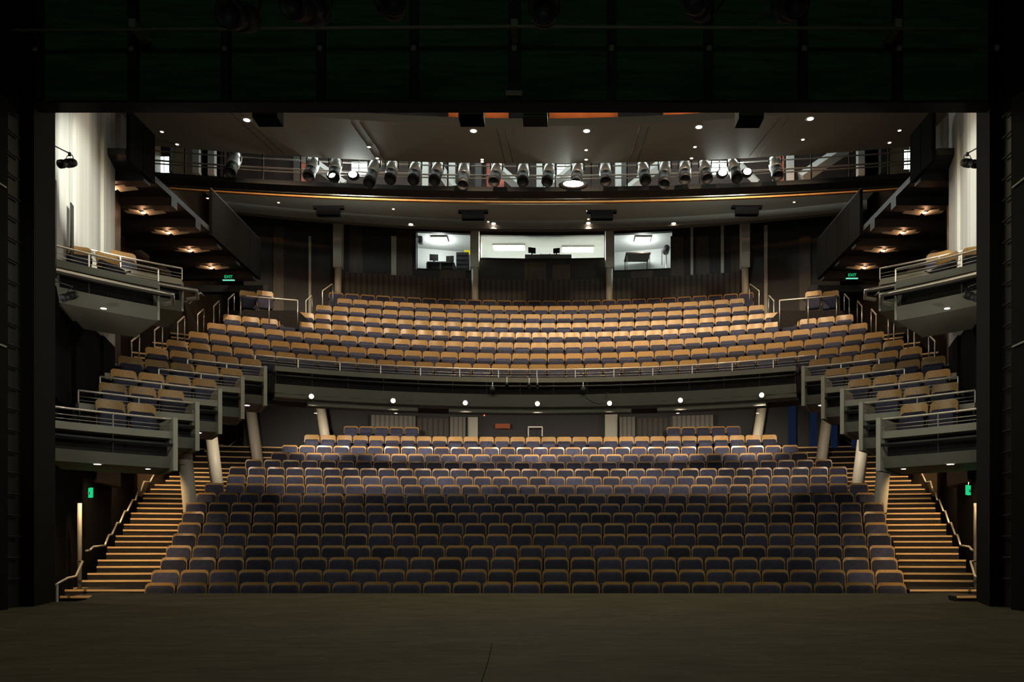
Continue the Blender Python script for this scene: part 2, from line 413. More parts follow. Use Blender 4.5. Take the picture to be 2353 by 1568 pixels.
# stalls: distance, top height, image column of the left end
SY = [1337.5, 1308.7, 1280.6, 1253.8, 1227, 1202.5, 1178.3, 1157.5, 1136, 1114.6, 1095.5, 1077.6, 1061, 1044.5, 1028, 1004, 983]
SD = [15.15+.93*k for k in range(17)]
SL = [330, 346, 366, 380, 394, 406, 416, 424, 449, 469, 520, 525, 562, 622, 646, 698, 0]
SP = [.537, .535, .537, .538, .53, .545, .545, .55, .541, .536, .539, .54, .55, .537, .553, .535, .553]
SZ = [CZ+(PY-y)/F*D for y, D in zip(SY, SD)]
RS = 55.0
s_end = []
for k in range(16):
    c = SD[k]-RS; t0 = th_px(SL[k], c, RS)
    n = round(2*abs(t0)*RS/SP[k]); st = 2*abs(t0)/n; s_end.append(-abs(t0)*RS)
    ths = [-abs(t0)+st*(i+.5) for i in range(n)]
    row(c, RS, SZ[k], ths, 'B' if k == 15 else 'A', '%s stalls row' % ORD[k], 'stalls seats, %s row from the stage' % ORD[k])
c = SD[16]-RS
for a, b, nm in ((789, 963, 'short left back stalls row'), (1531, 1702, 'short right back stalls row')):
    t0, t1 = th_px(a, c, RS), th_px(b, c, RS)
    row(c, RS, SZ[16], [t0+(t1-t0)*(i+.5)/5 for i in range(5)], 'A', nm, 'seats in the short back stalls rows')
# balcony
BC = 7.6
BY = [837, 812, 787, 763.7, 742, 721.6, 702.7, 690]
BD = [24.2+.93*k for k in range(8)]; BD[7] = 30.75
BZ = [CZ+(PY-y)/F*D for y, D in zip(BY, BD)]
BR = [16.55+1.72*k for k in range(8)]
BL = [381, 432, 475, 512, 683, 725, 774, 754]
b_end = []
for k in range(8):
    c = BD[k]-BR[k]; t0 = th_px(BL[k], c, BR[k])
    pit = (.54, .535, .53, .53, .53, .545, .535, .545)[k]
    n = round(2*abs(t0)*BR[k]/pit); st = 2*abs(t0)/n; b_end.append(abs(t0))
    row(c, BR[k], BZ[k], [-abs(t0)+st*(i+.5) for i in range(n)], 'A' if k == 7 else 'B', '%s balcony row' % ORD[k], 'balcony seats')
JR = {0: 15.42, -1: 14.34, -2: 13.26, -3: 12.18, -4: 11.1}
JZ = {0: 4.845+CZ, -1: 4.325+CZ, -2: 3.80+CZ, -3: 3.29+CZ, -4: 2.77+CZ}
JN = {0: 5, -1: 5, -2: 4, -3: 3, -4: 2}; JL = {0: 332, -1: 270, -2: 252, -3: 225, -4: 217}
BOXN = {0: 'top side box', -1: 'second side box down', -2: 'third side box down', -3: 'fourth side box down', -4: 'lowest side box'}
for j in JR:
    t0 = abs(th_px(JL[j], BC, JR[j])); st = .545/JR[j]
    for s in (-1, 1):
        ths = [s*(t0-st*(i+.5)) for i in range(JN[j])]
        ths.sort()
        row(BC, JR[j], JZ[j], ths, 'B', '%s %s' % (SIDE[s], BOXN[j]), 'side box seats')
for s in (-1, 1):                                  # pair on the landing behind the rail
    for i, px in enumerate((570, 609)):
        x, y, z = P(px, 668, 26.3)
        seats.append((s*-x if s > 0 else x, y, z-SH, -math.atan2(s*abs(x), 19) , 'B', '%s rear landing' % SIDE[s], ('left one of the pair' if (i == 0) == (s < 0) else 'right one of the pair'), 'landing seats', 2))
def seat_label(sd_):
    x, y, z, rz, kind, rn, pos, grp, n = sd_
    look = 'blue padded tip-up seat' if kind == 'A' else 'wooden-backed blue tip-up seat'
    return '%s, %s, %s' % (look, rn, pos)
seats.sort(key=lambda q: q[1]+.15*abs(q[0]))
near, far = seats[:300], seats[300:]
PN = ('back_shell', 'back_cushion', 'seat_cushion', 'pedestal', 'armrest', 'armrest')
PM = (M['wood'], M['fabric'], M['fabric'], M['black'], M['black'], M['black'])
MESH = {k: [s_.mesh(nm, m_) for s_, nm, m_ in zip(SHAPES[k], PN, PM)] for k in 'AB'}
for q in near:
    t = thing('theatre_seat', seat_label(q), 'seat', q[:3], q[3], q[7])
    for nm, me in zip(PN, MESH[q[4]]):
        o = bpy.data.objects.new(nm, me); sc.collection.objects.link(o); o.parent = t
mb = MB()
for q in far:
    Mt = Matrix.Translation(q[:3]) @ Matrix.Rotation(q[3], 4, 'Z')
    for s_, mi in zip(SHAPES[q[4]], (0, 1, 1, 2, 2, 2)): mb.merge(s_, Mt, mi)
o = mb.build('theatre_seats', [M['wood'], M['fabric'], M['black']])
tag(o, 'rows of wooden-backed blue seats filling the balcony and the back of the stalls', 'seats', kind='stuff')

# ------------------------------------------------------------------ stalls floor, steps
XO = lambda D: -min(11.55, 9.45+.30*max(D-17.4, 0)) # outer edge of the side aisle
mb = MB()
for k in range(17):
    c = SD[k]-RS; z = SZ[k]-SH; e = (abs(s_end[k])+.12 if k < 16 else 8.2)/RS
    mb.arc(c, RS-.50, RS+(.62 if k < 16 else 2.6), z-.5, z, -e, e, 20)
struct(mb, 'floor_stalls', M['carpet'])
for s in (-1, 1):
    t = thing('side_staircase', '%s side aisle staircase with glowing oak step edges beside the stalls' % SIDE[s], 'staircase')
    st = MB(); nos = []
    for k in range(17):
        for h in (0, 1):
            if k == 0 and h == 0: pass
            z1 = SZ[k]-SH; z0 = SZ[k-1]-SH if k else z1-.2
            z = z1 if h else (z0+z1)/2
            D0 = SD[k]-.5-(0 if h else .46)
            xi = -(abs(s_end[min(k, 15)])-.02); xo = XO(D0-.8)
            ang0, ang1 = xi/RS, xo/RS
            r0 = RS-.50-(0 if h else .46)
            c = SD[k]-RS
            a0, a1 = (ang1, ang0) if s < 0 else (-ang0, -ang1)
            st.arc(c, r0, RS+.6, z-.35, z-.002, a0, a1, 3)
            nos.append((c, r0, z, a0, a1))
    st.build('treads', M['carpet'], t)
    for c, r0, z, a0, a1 in nos:
        MB().arc(c, r0-.012, r0+.035, z-.035, z+.006, a0, a1, 3).build('nosing', M['nosing'], t)
    # two lowest steps beside the stage
    low = MB(); 
    for py, x0, x1 in ((1356, 143, 333), (1371, 138, 212)):
        D = 15.6 if py == 1356 else 14.2
        a = P(x0, py, D); b = P(x1, py, D)
        xs = sorted((s*-a[0], s*-b[0]))
        low.box(xs[0], xs[1], D, D+1.3, a[2]-.9, a[2])
        MB().box(xs[0], xs[1], D-.01, D+.04, a[2]-.03, a[2]+.006).build('nosing', M['nosing'], t)
    low.build('bottom_treads', M['carpet'], t)

# ------------------------------------------------------------------ side walls (stalls level), back walls
for s in (-1, 1):
    mb = MB()
    pts = [(s*7.4, 12.6), (s*9.55, 17.6), (s*11.65, 24.5), (s*11.65, 32.5)]
    for (x0, y0), (x1, y1) in zip(pts, pts[1:]):
        pl = [(x0, y0), (x1, y1), (x1+s*.2, y1), (x0+s*.2, y0)]
        if s > 0: pl = pl[::-1]
        mb.prism(pl, -1.2, 4.6)
    struct(mb, 'wall_%s' % SIDE[s], M['void'])
    # outer hall wall, upper levels, in stepped timber panels
    mb = MB(); n = 0
    base = [(s*9.75, 18.6), (s*9.95, 20.0), (s*11.3, 21.4), (s*11.5, 26.0), (s*11.9, 32.5)]
    for (x0, y0), (x1, y1) in zip(base, base[1:]):
        pl = [(x0, y0), (x1, y1), (x1+s*.2, y1), (x0+s*.2, y0)]
        mb.prism(pl[::-1] if s > 0 else pl, 2.2, 15)
    struct(mb, 'wall_%s_upper' % SIDE[s], M['brown'])
    # splayed wall beside the proscenium
    t = thing('splayed_wall_panels', 'tall pale folded wall panels beside the %s proscenium above the boxes' % SIDE[s], 'wall panels')
    a, b = Vector((s*7.5, 12.3)), Vector((s*9.35, 18.5))
    n = 6; d = (b-a)/n; nn = Vector((d.y, -d.x)).normalized()*(-s)
    for i in range(n):
        off = nn*(.06*(i % 2))
        p0, p1 = a+d*i+off, a+d*(i+1)*1.0+off
        p1 = p0+d*.985
        zlo = 5.2 if i != 99 else 5
        out = nn*-.12
        pl = [tuple(p0), tuple(p1), tuple(p1+out), tuple(p0+out)]
        ar = sum(pl[q][0]*pl[(q+1) % 4][1]-pl[(q+1) % 4][0]*pl[q][1] for q in range(4))
        if ar < 0: pl = pl[::-1]
        zc = (7.35, 7.6)[i == 2] if i in (1, 2) else 0
        MB().prism(pl, zlo, 11.6).build('panel', M['panel'], t)
        pl2 = [(x*1.0, y) for x, y in pl]
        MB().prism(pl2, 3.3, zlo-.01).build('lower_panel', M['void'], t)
    for i in (1, 2):                               # black slots
        p0 = a+d*(i+.55)+nn*.075; p1 = p0+d*.16
        pl = [tuple(p0), tuple(p1), tuple(p1+nn*.02), tuple(p0+nn*.02)]
        ar = sum(pl[q][0]*pl[(q+1) % 4][1]-pl[(q+1) % 4][0]*pl[q][1] for q in range(4))
        if ar < 0: pl = pl[::-1]
        MB().prism(pl, 5.3, 6.95).build('slot', M['black'], t)
# back wall: arc, centre (0, 1.6) radius 30
WC, WR = 1.6, 30.0
def wth(px): return th_px(px, WC, WR)
def wz(px, py):
    t = wth(px); return CZ+(PY-py)/F*(WC+WR*cos(t))
mb = MB()
z_sill1 = wz(1020, 622); z_sill2 = wz(1246, 597); z_head = wz(1246, 525)
TL, TR = wth(560), wth(1930)
mb.arc(WC, WR, WR+.2, 8.0, z_sill1, TL, TR, 40)
mb.arc(WC, WR, WR+.2, z_sill1, 14.6, TL, wth(956), 14)
mb.arc(WC, WR, WR+.2, z_sill1, 14.6, wth(1547), TR, 14)
mb.arc(WC, WR, WR+.2, z_sill1, 14.6, wth(1083), wth(1102), 2)
mb.arc(WC, WR, WR+.2, z_sill1, 14.6, wth(1391), wth(1409), 2)
mb.arc(WC, WR, WR+.2, z_sill1, z_sill2, wth(1102), wth(1391), 8)
mb.arc(WC, WR, WR+.2, wz(1020, 534), 14.6, wth(956), wth(1083), 4)
mb.arc(WC, WR, WR+.2, wz(1480, 534), 14.6, wth(1409), wth(1547), 4)
mb.arc(WC, WR, WR+.2, wz(1246, 541), 14.6, wth(1102), wth(1391), 6)
struct(mb, 'wall_back', M['dark'])
zr = wz(1246, 648)
mb = MB().arc(WC, WR-.28, WR-.2, 8.0, zr, wth(786), wth(1704), 30)
for a, b in ((786, 1083), (1101, 1392), (1410, 1704)):
    pass
tag(mb.build('panelled_dado', M['rib']), 'dark vertically ribbed dado behind the back row of the balcony', 'wall panelling')
# timber reveals either side of the booth
for i, (px, wpx) in enumerate(((640, 24), (712, 6), (818, 30), (905, 12), (930, 36), (1556, 30), (1590, 6), (1615, 30), (1660, 7), (1690, 20), (1760, 8), (1850, 26))):
    t0, t1 = wth(px-wpx/2), wth(px+wpx/2)
    q = MB().arc(WC, WR-.12, WR-.01, 8.9, wz(px, 545 if i % 2 else 520), t0, t1, 2)
    o = q.build('wall_fin', M['brown'] if wpx > 15 else M['fin'])
    tag(o, ('dark timber panel' if wpx > 15 else 'thin pale vertical strip')+' on the upper back wall, %s from the left' % ORD[i], 'wall panel', 'panels beside the control booth')
for i, (px, wpx, y0, y1) in enumerate(((1040, 60, 624, 644), (1058, 20, 624, 644), (1230, 50, 604, 646), (1290, 40, 610, 646), (1475, 50, 624, 642))):
    z1 = wz(px, y0); z0 = wz(px, y1)
    q = MB().arc(WC, WR-.08, WR-.01, z0, z1, wth(px-wpx/2), wth(px+wpx/2), 3)
    tag(q.build('wall_board', M['brown']), 'brown board set in the wall below the booth windows, %s from the left' % ORD[i], 'wall board', 'boards below the booth windows')
# columns of the upper back wall
for i, px in enumerate((777, 1092, 1401, 1713)):
    x, y = pol(WC, WR-.55, wth(px))[:2]
    t = thing('round_column', ['pale column at the left end of the back balcony row', 'pale column left of the middle booth window', 'pale column right of the middle booth window', 'pale column at the right end of the back balcony row'][i], 'column', (x, y, BZ[7]-SH))
    z1 = wz(px, 628)-(BZ[7]-SH)
    MB().lathe([(.125, 0), (.125, z1)], 20).build('lower_shaft', M['fin'], t)
    MB().box(-.15, .15, -.13, .2, z1, z1+2.2).build('upper_casing', M['fin'], t)

# control booth rooms, glass, furniture
bm_ = MB()
zf = z_sill1-.75; zt = wz(1246, 533)+.03
bm_.box(-5.4, 5.4, 31.8, 36, zf-.1, zf); bm_.box(-5.4, 5.4, 35.9, 36, zf, zt); bm_.box(-5.4, 5.4, 31.75, 36, zt, zt+.1)
bm_.box(-5.5, -5.4, 31.6, 36, zf, zt); bm_.box(5.4, 5.5, 31.6, 36, zf, zt)
bm_.box(-2.75, -2.65, 31.9, 36, zf, zt); bm_.box(2.65, 2.75, 31.9, 36, zf, zt)
bm_.prism([(-5.4, 33.3), (-2.7, 33.95), (-2.7, 34.05), (-5.4, 33.4)], zf, zt)
bm_.prism([(2.7, 33.95), (5.4, 33.3), (5.4, 33.4), (2.7, 34.05)], zf, zt)
struct(bm_, 'wall_booth', M['room'])
for i, (a, b, y0, y1) in enumerate(((957, 1083, 534, 622), (1102, 1391, 541, 597), (1409, 1547, 534, 622))):
    z0 = z_sill1 if i != 1 else z_sill2; z1 = wz((a+b)/2, y0)
    fr = MB(); t0, t1 = wth(a), wth(b); e = .04/30
    fr.arc(WC, WR-.05, WR+.1, z0-.01, z0+.03, t0, t1, 6); fr.arc(WC, WR-.05, WR+.1, z1-.03, z1, t0, t1, 6)
    fr.arc(WC, WR-.05, WR+.1, z0, z1, t0, t0+e, 1); fr.arc(WC, WR-.05, WR+.1, z0, z1, t1-e, t1, 1)
    o = struct(fr, 'window_%d' % (i+1), M['black'])
    MB().arc(WC, WR+.02, WR+.03, z0, z1, t0, t1, 6).build('pane', M['glass'], o)
bp = zt-.12
for i, (x, y, sx) in enumerate(((-4.0, 32.35, .6), (-1.35, 33.2, 1.3), (1.4, 33.4, 1.3), (3.9, 32.35, .6))):
    t = thing('ceiling_light', ['bright flat ceiling light in the left control booth', 'bright ceiling light at the left of the middle booth', 'bright ceiling light at the right of the middle booth', 'bright flat ceiling light in the right control booth'][i], 'ceiling light', (x, y, zt-.06))
    MB().box(-sx/2, sx/2, -.3, .3, 0, .06).build('housing', M['white'], t)
    MB().box(-sx/2+.04, sx/2-.04, -.26, .26, -.012, 0).build('diffuser', M['work'], t)
    if i in (0, 3): lamp('POINT', 'booth_bulb', (x, y+.1, zt-.35), None, 62, (.95, 1, .95), .15); continue
    lamp('AREA', 'booth_light', (x, y, zt-.12), (x, y, 0), 190 if i in (0, 3) else 700, (.95, 1, .92) if i in (0, 3) else (1, .97, .84), sx, sy=.5)
zd = z_sill1+.1
def at(px, py, D): return P(px, py, D)
# left booth: desk with two monitors and an equipment rack
x0, x1 = px_x(982, 32.6), px_x(1043, 32.6)
zt1 = CZ+(PY-603)/F*32.6
t = thing('desk', 'dark desk with open legs in the left control booth', 'desk', ((x0+x1)/2, 32.8, zf))
hw_ = (x1-x0)/2; hh = zt1-zf
MB().box(-hw_, hw_, -.3, .3, hh-.04, hh).build('desktop', M['black'], t)
for sx in (-1, 1): MB().box(sx*hw_-.03, sx*hw_+.03, -.28, .28, 0, hh-.04).build('leg', M['black'], t)
MB().box(-.03, .03, -.28, .28, 0, hh-.04).build('leg', M['black'], t)
MB().box(-hw_, hw_, .2, .26, hh-.22, hh-.06).build('drawer_panel', M['brown'], t)
def monitor(px, py, wd, D, lb, rz, zb_):
    x = px_x(px, D); t = thing('monitor', lb, 'monitor', (x, D, zb_), rz)
    hgt = wd*.7
    MB().box(-wd/2, wd/2, -.03, .02, .12, .12+hgt).build('screen', M['void'], t)
    MB().box(-.03, .03, 0, .03, 0, .13).build('stand', M['black'], t)
    MB().box(-.12, .12, -.07, .1, 0, .015).build('base', M['black'], t)
monitor(997, 590, .34, 32.75, 'left monitor on the desk in the left control booth', .15, zt1)
monitor(1034, 590, .30, 32.85, 'right monitor on the desk in the left control booth', -.1, zt1)
x = px_x(1063, 32.6); t = thing('equipment_rack', 'black stacked equipment rack in the left control booth beside the column', 'rack', (x, 32.7, zf))
hr = CZ+(PY-584)/F*32.7-zf
MB().box(-.24, .24, -.2, .25, 0, hr).build('cabinet', M['black'], t)
for k in range(6):
    MB().box(-.22, .22, -.225, -.2, hr-.12-k*.17, hr-.03-k*.17).build('unit', M['screen'], t)
q = MB().box(px_x(1066, 33.6), px_x(1083, 33.6), 33.62, 33.68, CZ+(PY-585)/F*33.6, CZ+(PY-570)/F*33.6)
tag(q.build('notice_board', M['yellow']), 'yellow board on the back wall of the left booth', 'board')
q = MB().box(-.08, .08, -.1, .1, 0, .28); o = q.build('wall_speaker', M['screen'], None, (px_x(966, 32.2), 32.2, CZ+(PY-560)/F*32.2)); tag(o, 'small grey speaker high on the wall of the left booth', 'speaker')
# middle booth
zc = CZ+(PY-587)/F*32.2
t = thing('mixing_console', 'long dark console desk in the middle control booth window', 'console', (px_x(1260, 32.4), 32.4, zf))
MB().box(-.9, .9, -.3, .4, 0, zc-zf).build('counter', M['black'], t)
MB().box(-.3, .45, -.1, .3, zc-zf, zc-zf+.08).build('control_surface', M['screen'], t)
for k in range(5): MB().tube([(-.3+k*.18, 0, zc-zf+.08), (-.3+k*.18, .02, zc-zf+.15)], .02, 6).build('knob', M['grey'], t)
monitor(1222, 575, .30, 32.3, 'left tilted monitor on the middle booth console', .35, zc)
monitor(1279, 577, .26, 32.3, 'right pale monitor on the middle booth console', -.3, zc)
for i, (px, py, wd, h, mt, lb) in enumerate(((1113, 597, .42, .22, 'cream', 'cream box on the sill at the left of the middle booth'), (1179, 597, .12, .2, 'black', 'small black box standing on the middle booth sill'), (1381, 597, .12, .22, 'amber', 'small brown box at the right end of the middle booth sill'))):
    x = px_x(px, 32.0); z = z_sill2-.02
    t = thing('equipment_box', lb, 'box', (x, 32.05, z))
    MB().box(-wd/2, wd/2, -.1, .15, 0, h).build('case', M[mt], t); MB().box(-wd/2+.02, wd/2-.02, -.106, -.1, .03, h-.03).build('face', M['cream' if i == 0 else 'black'], t)
q = MB().box(px_x(1101, 31.95), px_x(1106, 31.95), 31.85, 32.1, z_sill2, wz(1104, 545)); tag(q.build('curtain', M['copper']), 'narrow brown curtain at the left edge of the middle booth window', 'curtain')
t = thing('wall_cabinet', 'pale rack of grilles hanging in the middle booth', 'cabinet', (px_x(1240, 35.3), 35.3, CZ+(PY-566)/F*35.3))
MB().box(-.35, .35, 0, .2, -.02, .2).build('case', M['beam'], t)
for k in range(4): MB().box(-.3+k*.16, -.2+k*.16, -.01, 0, .03, .15).build('grille', M['screen'], t)
t = thing('door_panel', 'white inner door at the back right of the middle booth', 'door', (px_x(1322, 35.7), 35.7, zf))
MB().box(-.4, .4, 0, .05, 0, 2.0).build('leaf', M['white'], t); MB().box(.3, .36, -.04, 0, .95, 1.0).build('handle', M['steel'], t)
# right booth: tilted table and follow-spot on a stand
D = 33.0; xa, xb = px_x(1436, D), px_x(1492, D); zt2 = CZ+(PY-597)/F*D
t = thing('drafting_table', 'brown table on thin legs in the right control booth', 'table', ((xa+xb)/2, D, zf)); hx = (xb-xa)/2
Mt = Matrix.Translation((0, 0, zt2-zf+.1))
MB().box(-hx, hx, -.5, .5, -.02, .02, 0, Mt).build('table_top', M['brown'], t)
for sx in (-1, 1):
    for sy_ in (-1, 1): MB().tube([(sx*(hx-.04), sy_*.45, 0), (sx*(hx-.04), sy_*.45, zt2-zf+.08)], .018, 6).build('leg', M['black'], t)
D = 32.6; x = px_x(1531, D); zq = CZ+(PY-574)/F*D
t = thing('follow_spot', 'black follow-spot on a tall stand in the right control booth', 'follow spot', (x, D, zf))
MB().tube([(0, 0, .1), (0, 0, zq-zf-.1)], .025, 8).build('pole', M['steel'], t)
for k in range(3): MB().tube([(0, 0, .45), (.28*cos(k*2.1), .28*sin(k*2.1), 0)], .015, 6).build('leg', M['steel'], t)
MB().lathe([(.09, -.2), (.13, -.18), (.13, .12), (.1, .2)], 12, 0, Matrix.Translation((0, 0, zq-zf)) @ Matrix.Rotation(R(80), 4, 'X')).build('lamp_head', M['black'], t)
MB().tube([(-.17, 0, 0+zq-zf), (-.17, 0, zq-zf-.6)], .014, 6).build('side_bar', M['black'], t)

# lower back wall (under the balcony)
mb = MB(); LC, LR = 1.8, 30.0
def lth(px): return th_px(px, LC, LR)
mb.arc(LC, LR, LR+.2, 2.5, 6.5, lth(560), lth(1930), 30)
struct(mb, 'wall_back_stalls', M['black'])
for i, (a, b) in enumerate(((853, 955), (1035, 1070), (1425, 1460), (1545, 1640))):
    q = MB().arc(LC, LR-.75, LR-.02, 3.4, 5.6, lth(a), lth(b), 6)
    tag(q.build('ribbed_cladding', M['ribgrey']), ['wide ribbed grey wall block behind the short left back stalls row', 'narrow ribbed grey wall block left of the lobby opening', 'narrow ribbed grey wall block right of the lobby opening', 'wide ribbed grey wall block behind the short right back stalls row'][i], 'wall cladding')
for i, (a, b) in enumerate(((955, 1035), (1460, 1545))):
    q = MB().arc(LC, LR-.35, LR-.02, 3.4, 5.6, lth(a), lth(b), 6)
    tag(q.build('ribbed_recess', M['rib']), 'dark ribbed recess %s of the lobby opening between two grey blocks' % ('left', 'right')[i], 'wall cladding')
def flat(px0, px1, py0, py1, D, name, m, lb, cat, th=.05, **kw):
    a, b = P(px0, py0, D), P(px1, py1, D)
    o = MB().box(0, b[0]-a[0], 0, th, 0, a[2]-b[2]).build(name, m, None, (a[0], D, b[2])); return tag(o, lb, cat, **kw)
flat(1075, 1098, 959, 1012, 31.2, 'cream_door', M['cream'], 'narrow cream door left of the lobby opening', 'door')
flat(1390, 1419, 949, 1012, 31.2, 'cream_door', M['cream'], 'wide cream door right of the lobby opening', 'door')
flat(1138, 1172, 974, 985, 31.4, 'wall_sign', M['orange'], 'dark orange board on the lobby wall', 'sign')
t = thing('lobby_frame', 'small white frame standing in the lobby behind the stalls', 'frame', P(1230, 1003, 31.0))
MB().box(-.27, .27, -.02, .02, .32, .37).build('top_bar', M['white'], t)
for sx in (-1, 1): MB().box(sx*.26-.02, sx*.26+.02, -.02, .02, 0, .33).build('post', M['white'], t)
for i, (px, py) in enumerate(((1113, 948), (1113, 955))):
    a = P(px, py, 31.3); o = MB().box(-.02, .02, -.03, 0, -.02, .02).build('indicator_light', emis('indicator_%d' % i, (1, .12, .03), 4), None, a)
    tag(o, 'tiny %s red indicator light above the cream door' % ('upper', 'lower')[i], 'indicator light')
for i, (a, b) in enumerate(((1772, 1777), (1812, 1829), (1862, 1877), (1910, 1924), (1958, 1970))):
    D = 31.0-.9*i
    flat(a, b, 928+4*i, 1030, D, 'tall_window', M['blue_glass'], 'tall narrow blue-lit window on the right under the balcony, %s from the left' % ORD[i], 'window', group='blue windows at the right')

def downlight(p, r_, m, label, grp):
    t = thing('downlight', label, 'downlight', p, 0, grp)
    MB().lathe([(r_*1.0, -.012), (r_*1.5, -.008), (r_*1.5, .0), (r_*1.0, .0)], 16).build('trim_ring', M['fin'], t)
    MB().lathe([(r_*.95, -.014), (r_*.95, -.004)], 16).build('lens', m, t)
    return t
# ------------------------------------------------------------------ balcony fronts
def box_front(c, rf, f, t0, t1, low, label, cat, seg=.12, posts=None, wires=2, depth=1.25, soffit=None, name='balcony_parapet', pipe=True, drop=.05):
    n = max(4, int(abs(t1-t0)*rf/.7))
    t = thing(name, label, cat)
    MB().sweep(c, [(rf-.02, f+.12), (rf+.35, f+.12), (rf+.35, f+.25), (rf-.02, f+.25)], t0, t1, n).build('top_ledge', M['grey'], t)
    MB().sweep(c, [(rf+.32, f-.24), (rf+.40, f-.24), (rf+.40, f+.12), (rf+.32, f+.12)], t0, t1, n).build('recessed_band', M['black'], t)
    MB().sweep(c, [(rf-.02, f-.22), (rf+.12, f-low), (rf+.34, f-low), (rf+.34, f-.22)], t0, t1, n).build('lower_fascia', M['grey'], t)
    if pipe:
        MB().tube([pol(c, rf-.05, t0+(t1-t0)*i/n, f+.0) for i in range(n+1)], .028, 8).build('lighting_pipe', M['screen'], t)
        k = max(2, round(abs(t1-t0)*rf/.95))
        for i in range(k+1):
            a = t0+(t1-t0)*(i+.02*(i == 0)-.02*(i == k))/k
            MB().box(-.008, .008, -.008, .008, -.22, .13).build('pipe_bracket', M['screen'], t, pol(c, rf+.0, a, f), -a)
    if soffit:
        MB().sweep(c, [(rf+.12, f-low+.001), (rf+depth, f-low-drop), (rf+depth, f-low+.2), (rf+.12, f-low+.2)], t0, t1, n).build('soffit', soffit, t)
    return t
def rail(c, rf, f, t0, t1, label, wires=(.37, .30), every=1.1, h=.48, name='balcony_rail'):
    n = max(4, int(abs(t1-t0)*rf/.5)); t = thing(name, label, 'railing')
    MB().tube([pol(c, rf, t0+(t1-t0)*i/n, f+h) for i in range(n+1)], .02, 8).build('handrail', M['rail'], t)
    for wz_ in wires: MB().tube([pol(c, rf, t0+(t1-t0)*i/n, f+wz_) for i in range(n+1)], .007, 6).build('wire', M['steel'], t)
    k = max(1, round(abs(t1-t0)*rf/every))
    for i in range(k+1):
        a = t0+(t1-t0)*i/k
        MB().box(-.011, .011, -.011, .011, .25, h).build('post', M['steel'], t, pol(c, rf, a, f), -a)
    return t
f0 = BZ[0]-SH; RF = 15.6
tc_ = R(25.8)
box_front(BC, RF, f0, -tc_, tc_, .54, 'long curved grey balcony front with a dark recessed band and lighting pipe', 'balcony front', soffit=M['grey'], depth=.6, drop=.02)
rail(BC, RF, f0, th_px(586, BC, RF), -th_px(586, BC, RF), 'long curved steel handrail with wires along the centre balcony edge')
q = MB()
for a, b in ((700, 958), (1030, 1455), (1516, 1770)):
    q.arc(BC, RF+.3, RF+.6, f0-.68, f0-.545, th_px(a, BC, RF+1.1), th_px(b, BC, RF+1.1), 10)
tag(q.build('soffit_drop', M['grey']), 'stepped grey drop edge under the balcony behind its fascia', 'soffit')
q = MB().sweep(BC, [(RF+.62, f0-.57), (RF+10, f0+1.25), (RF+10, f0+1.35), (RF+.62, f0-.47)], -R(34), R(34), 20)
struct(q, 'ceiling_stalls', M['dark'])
# small lights hung on the balcony pipe
for px, py, big in ((1132, 905, 1), (1165, 893, 0), (1216, 895, 0), (1235, 895, 0), (1340, 905, 1)):
    D = 23.0; p = P(px, py-8, D)
    t = thing('pipe_lantern', 'small black stage light clamped under the balcony pipe, %s' % {1132: 'far left', 1165: 'lying sideways, left', 1216: 'thin one, middle left', 1235: 'thin one, middle right', 1340: 'far right with a looping cable'}[px], 'stage light', p)
    s_ = 1 if big else .6
    MB().lathe([(.05*s_, -.12), (.08*s_, -.1), (.08*s_, .08), (.06*s_, .1)], 12, 0, Matrix.Translation((0, -.05, -.02)) @ Matrix.Rotation(R(70), 4, 'X')).build('housing', M['black'], t)
    MB().box(-.012, .012, -.02, .02, .05, .22).build('clamp', M['steel'], t)
p = P(1395, 905, 22.95)
q = MB().tube([P(1345, 914, 22.9), P(1360, 924, 22.9), P(1375, 929, 22.9), P(1385, 927, 22.9), P(1392, 914, 22.9), P(1397, 902, 22.95)], .012, 6)
tag(q.build('cable', M['black']), 'black cable looping off the balcony light at the right', 'cable')

# side boxes
TF = {0: 27.3, -1: 30.1, -2: 33.1, -3: 36.4, -4: 40.0}
OUTER = {0: 330, -1: 262, -2: 230, -3: 180, -4: 137}
for j in JR:
    rf = JR[j]-.88; f = JZ[j]-SH
    for s in (-1, 1):
        ti = R(TF[j])*s; to = abs(th_px(OUTER[j], BC, rf))*s
        if j == -4: to = R(51.5)*s
        t0, t1 = sorted((ti, to)); nm = '%s %s' % (SIDE[s], BOXN[j])
        if j > -2:
            te = abs(math.asin(min(.99, 10.2/rf)))*s if False else s*R({0: 41, -1: 43.5}[j])
        else: te = to
        t0e, t1e = sorted((ti, te))
        t = box_front(BC, rf, f, t0e, t1e, .42, 'grey stepped front of the %s' % nm, 'balcony front', soffit=M['fin'], depth=1.15)
        MB().arc(BC, rf+.3, rf+1.7, f-.12, f, t0e, t1e, 8).build('box_floor', M['carpet'], t)
        a = ti
        MB().arc(BC, rf-.1, rf+1.05, f-.48, f+.50, *sorted((a-s*.05/rf, a+s*.03/rf)), 1).build('end_fin', M['fin'], t)
        MB().arc(BC, rf+.06, rf+.9, f+.0, f+.40, *sorted((a+s*.031/rf, a+s*.05/rf)), 1).build('end_lining', M['cream'], t)
        if j < -1: r0, r1 = t0, t1
        else: r0, r1 = sorted((ti, ti+s*1.75/rf))
        rail(BC, rf, f, r0, r1, 'steel rail with wires along the %s' % nm)
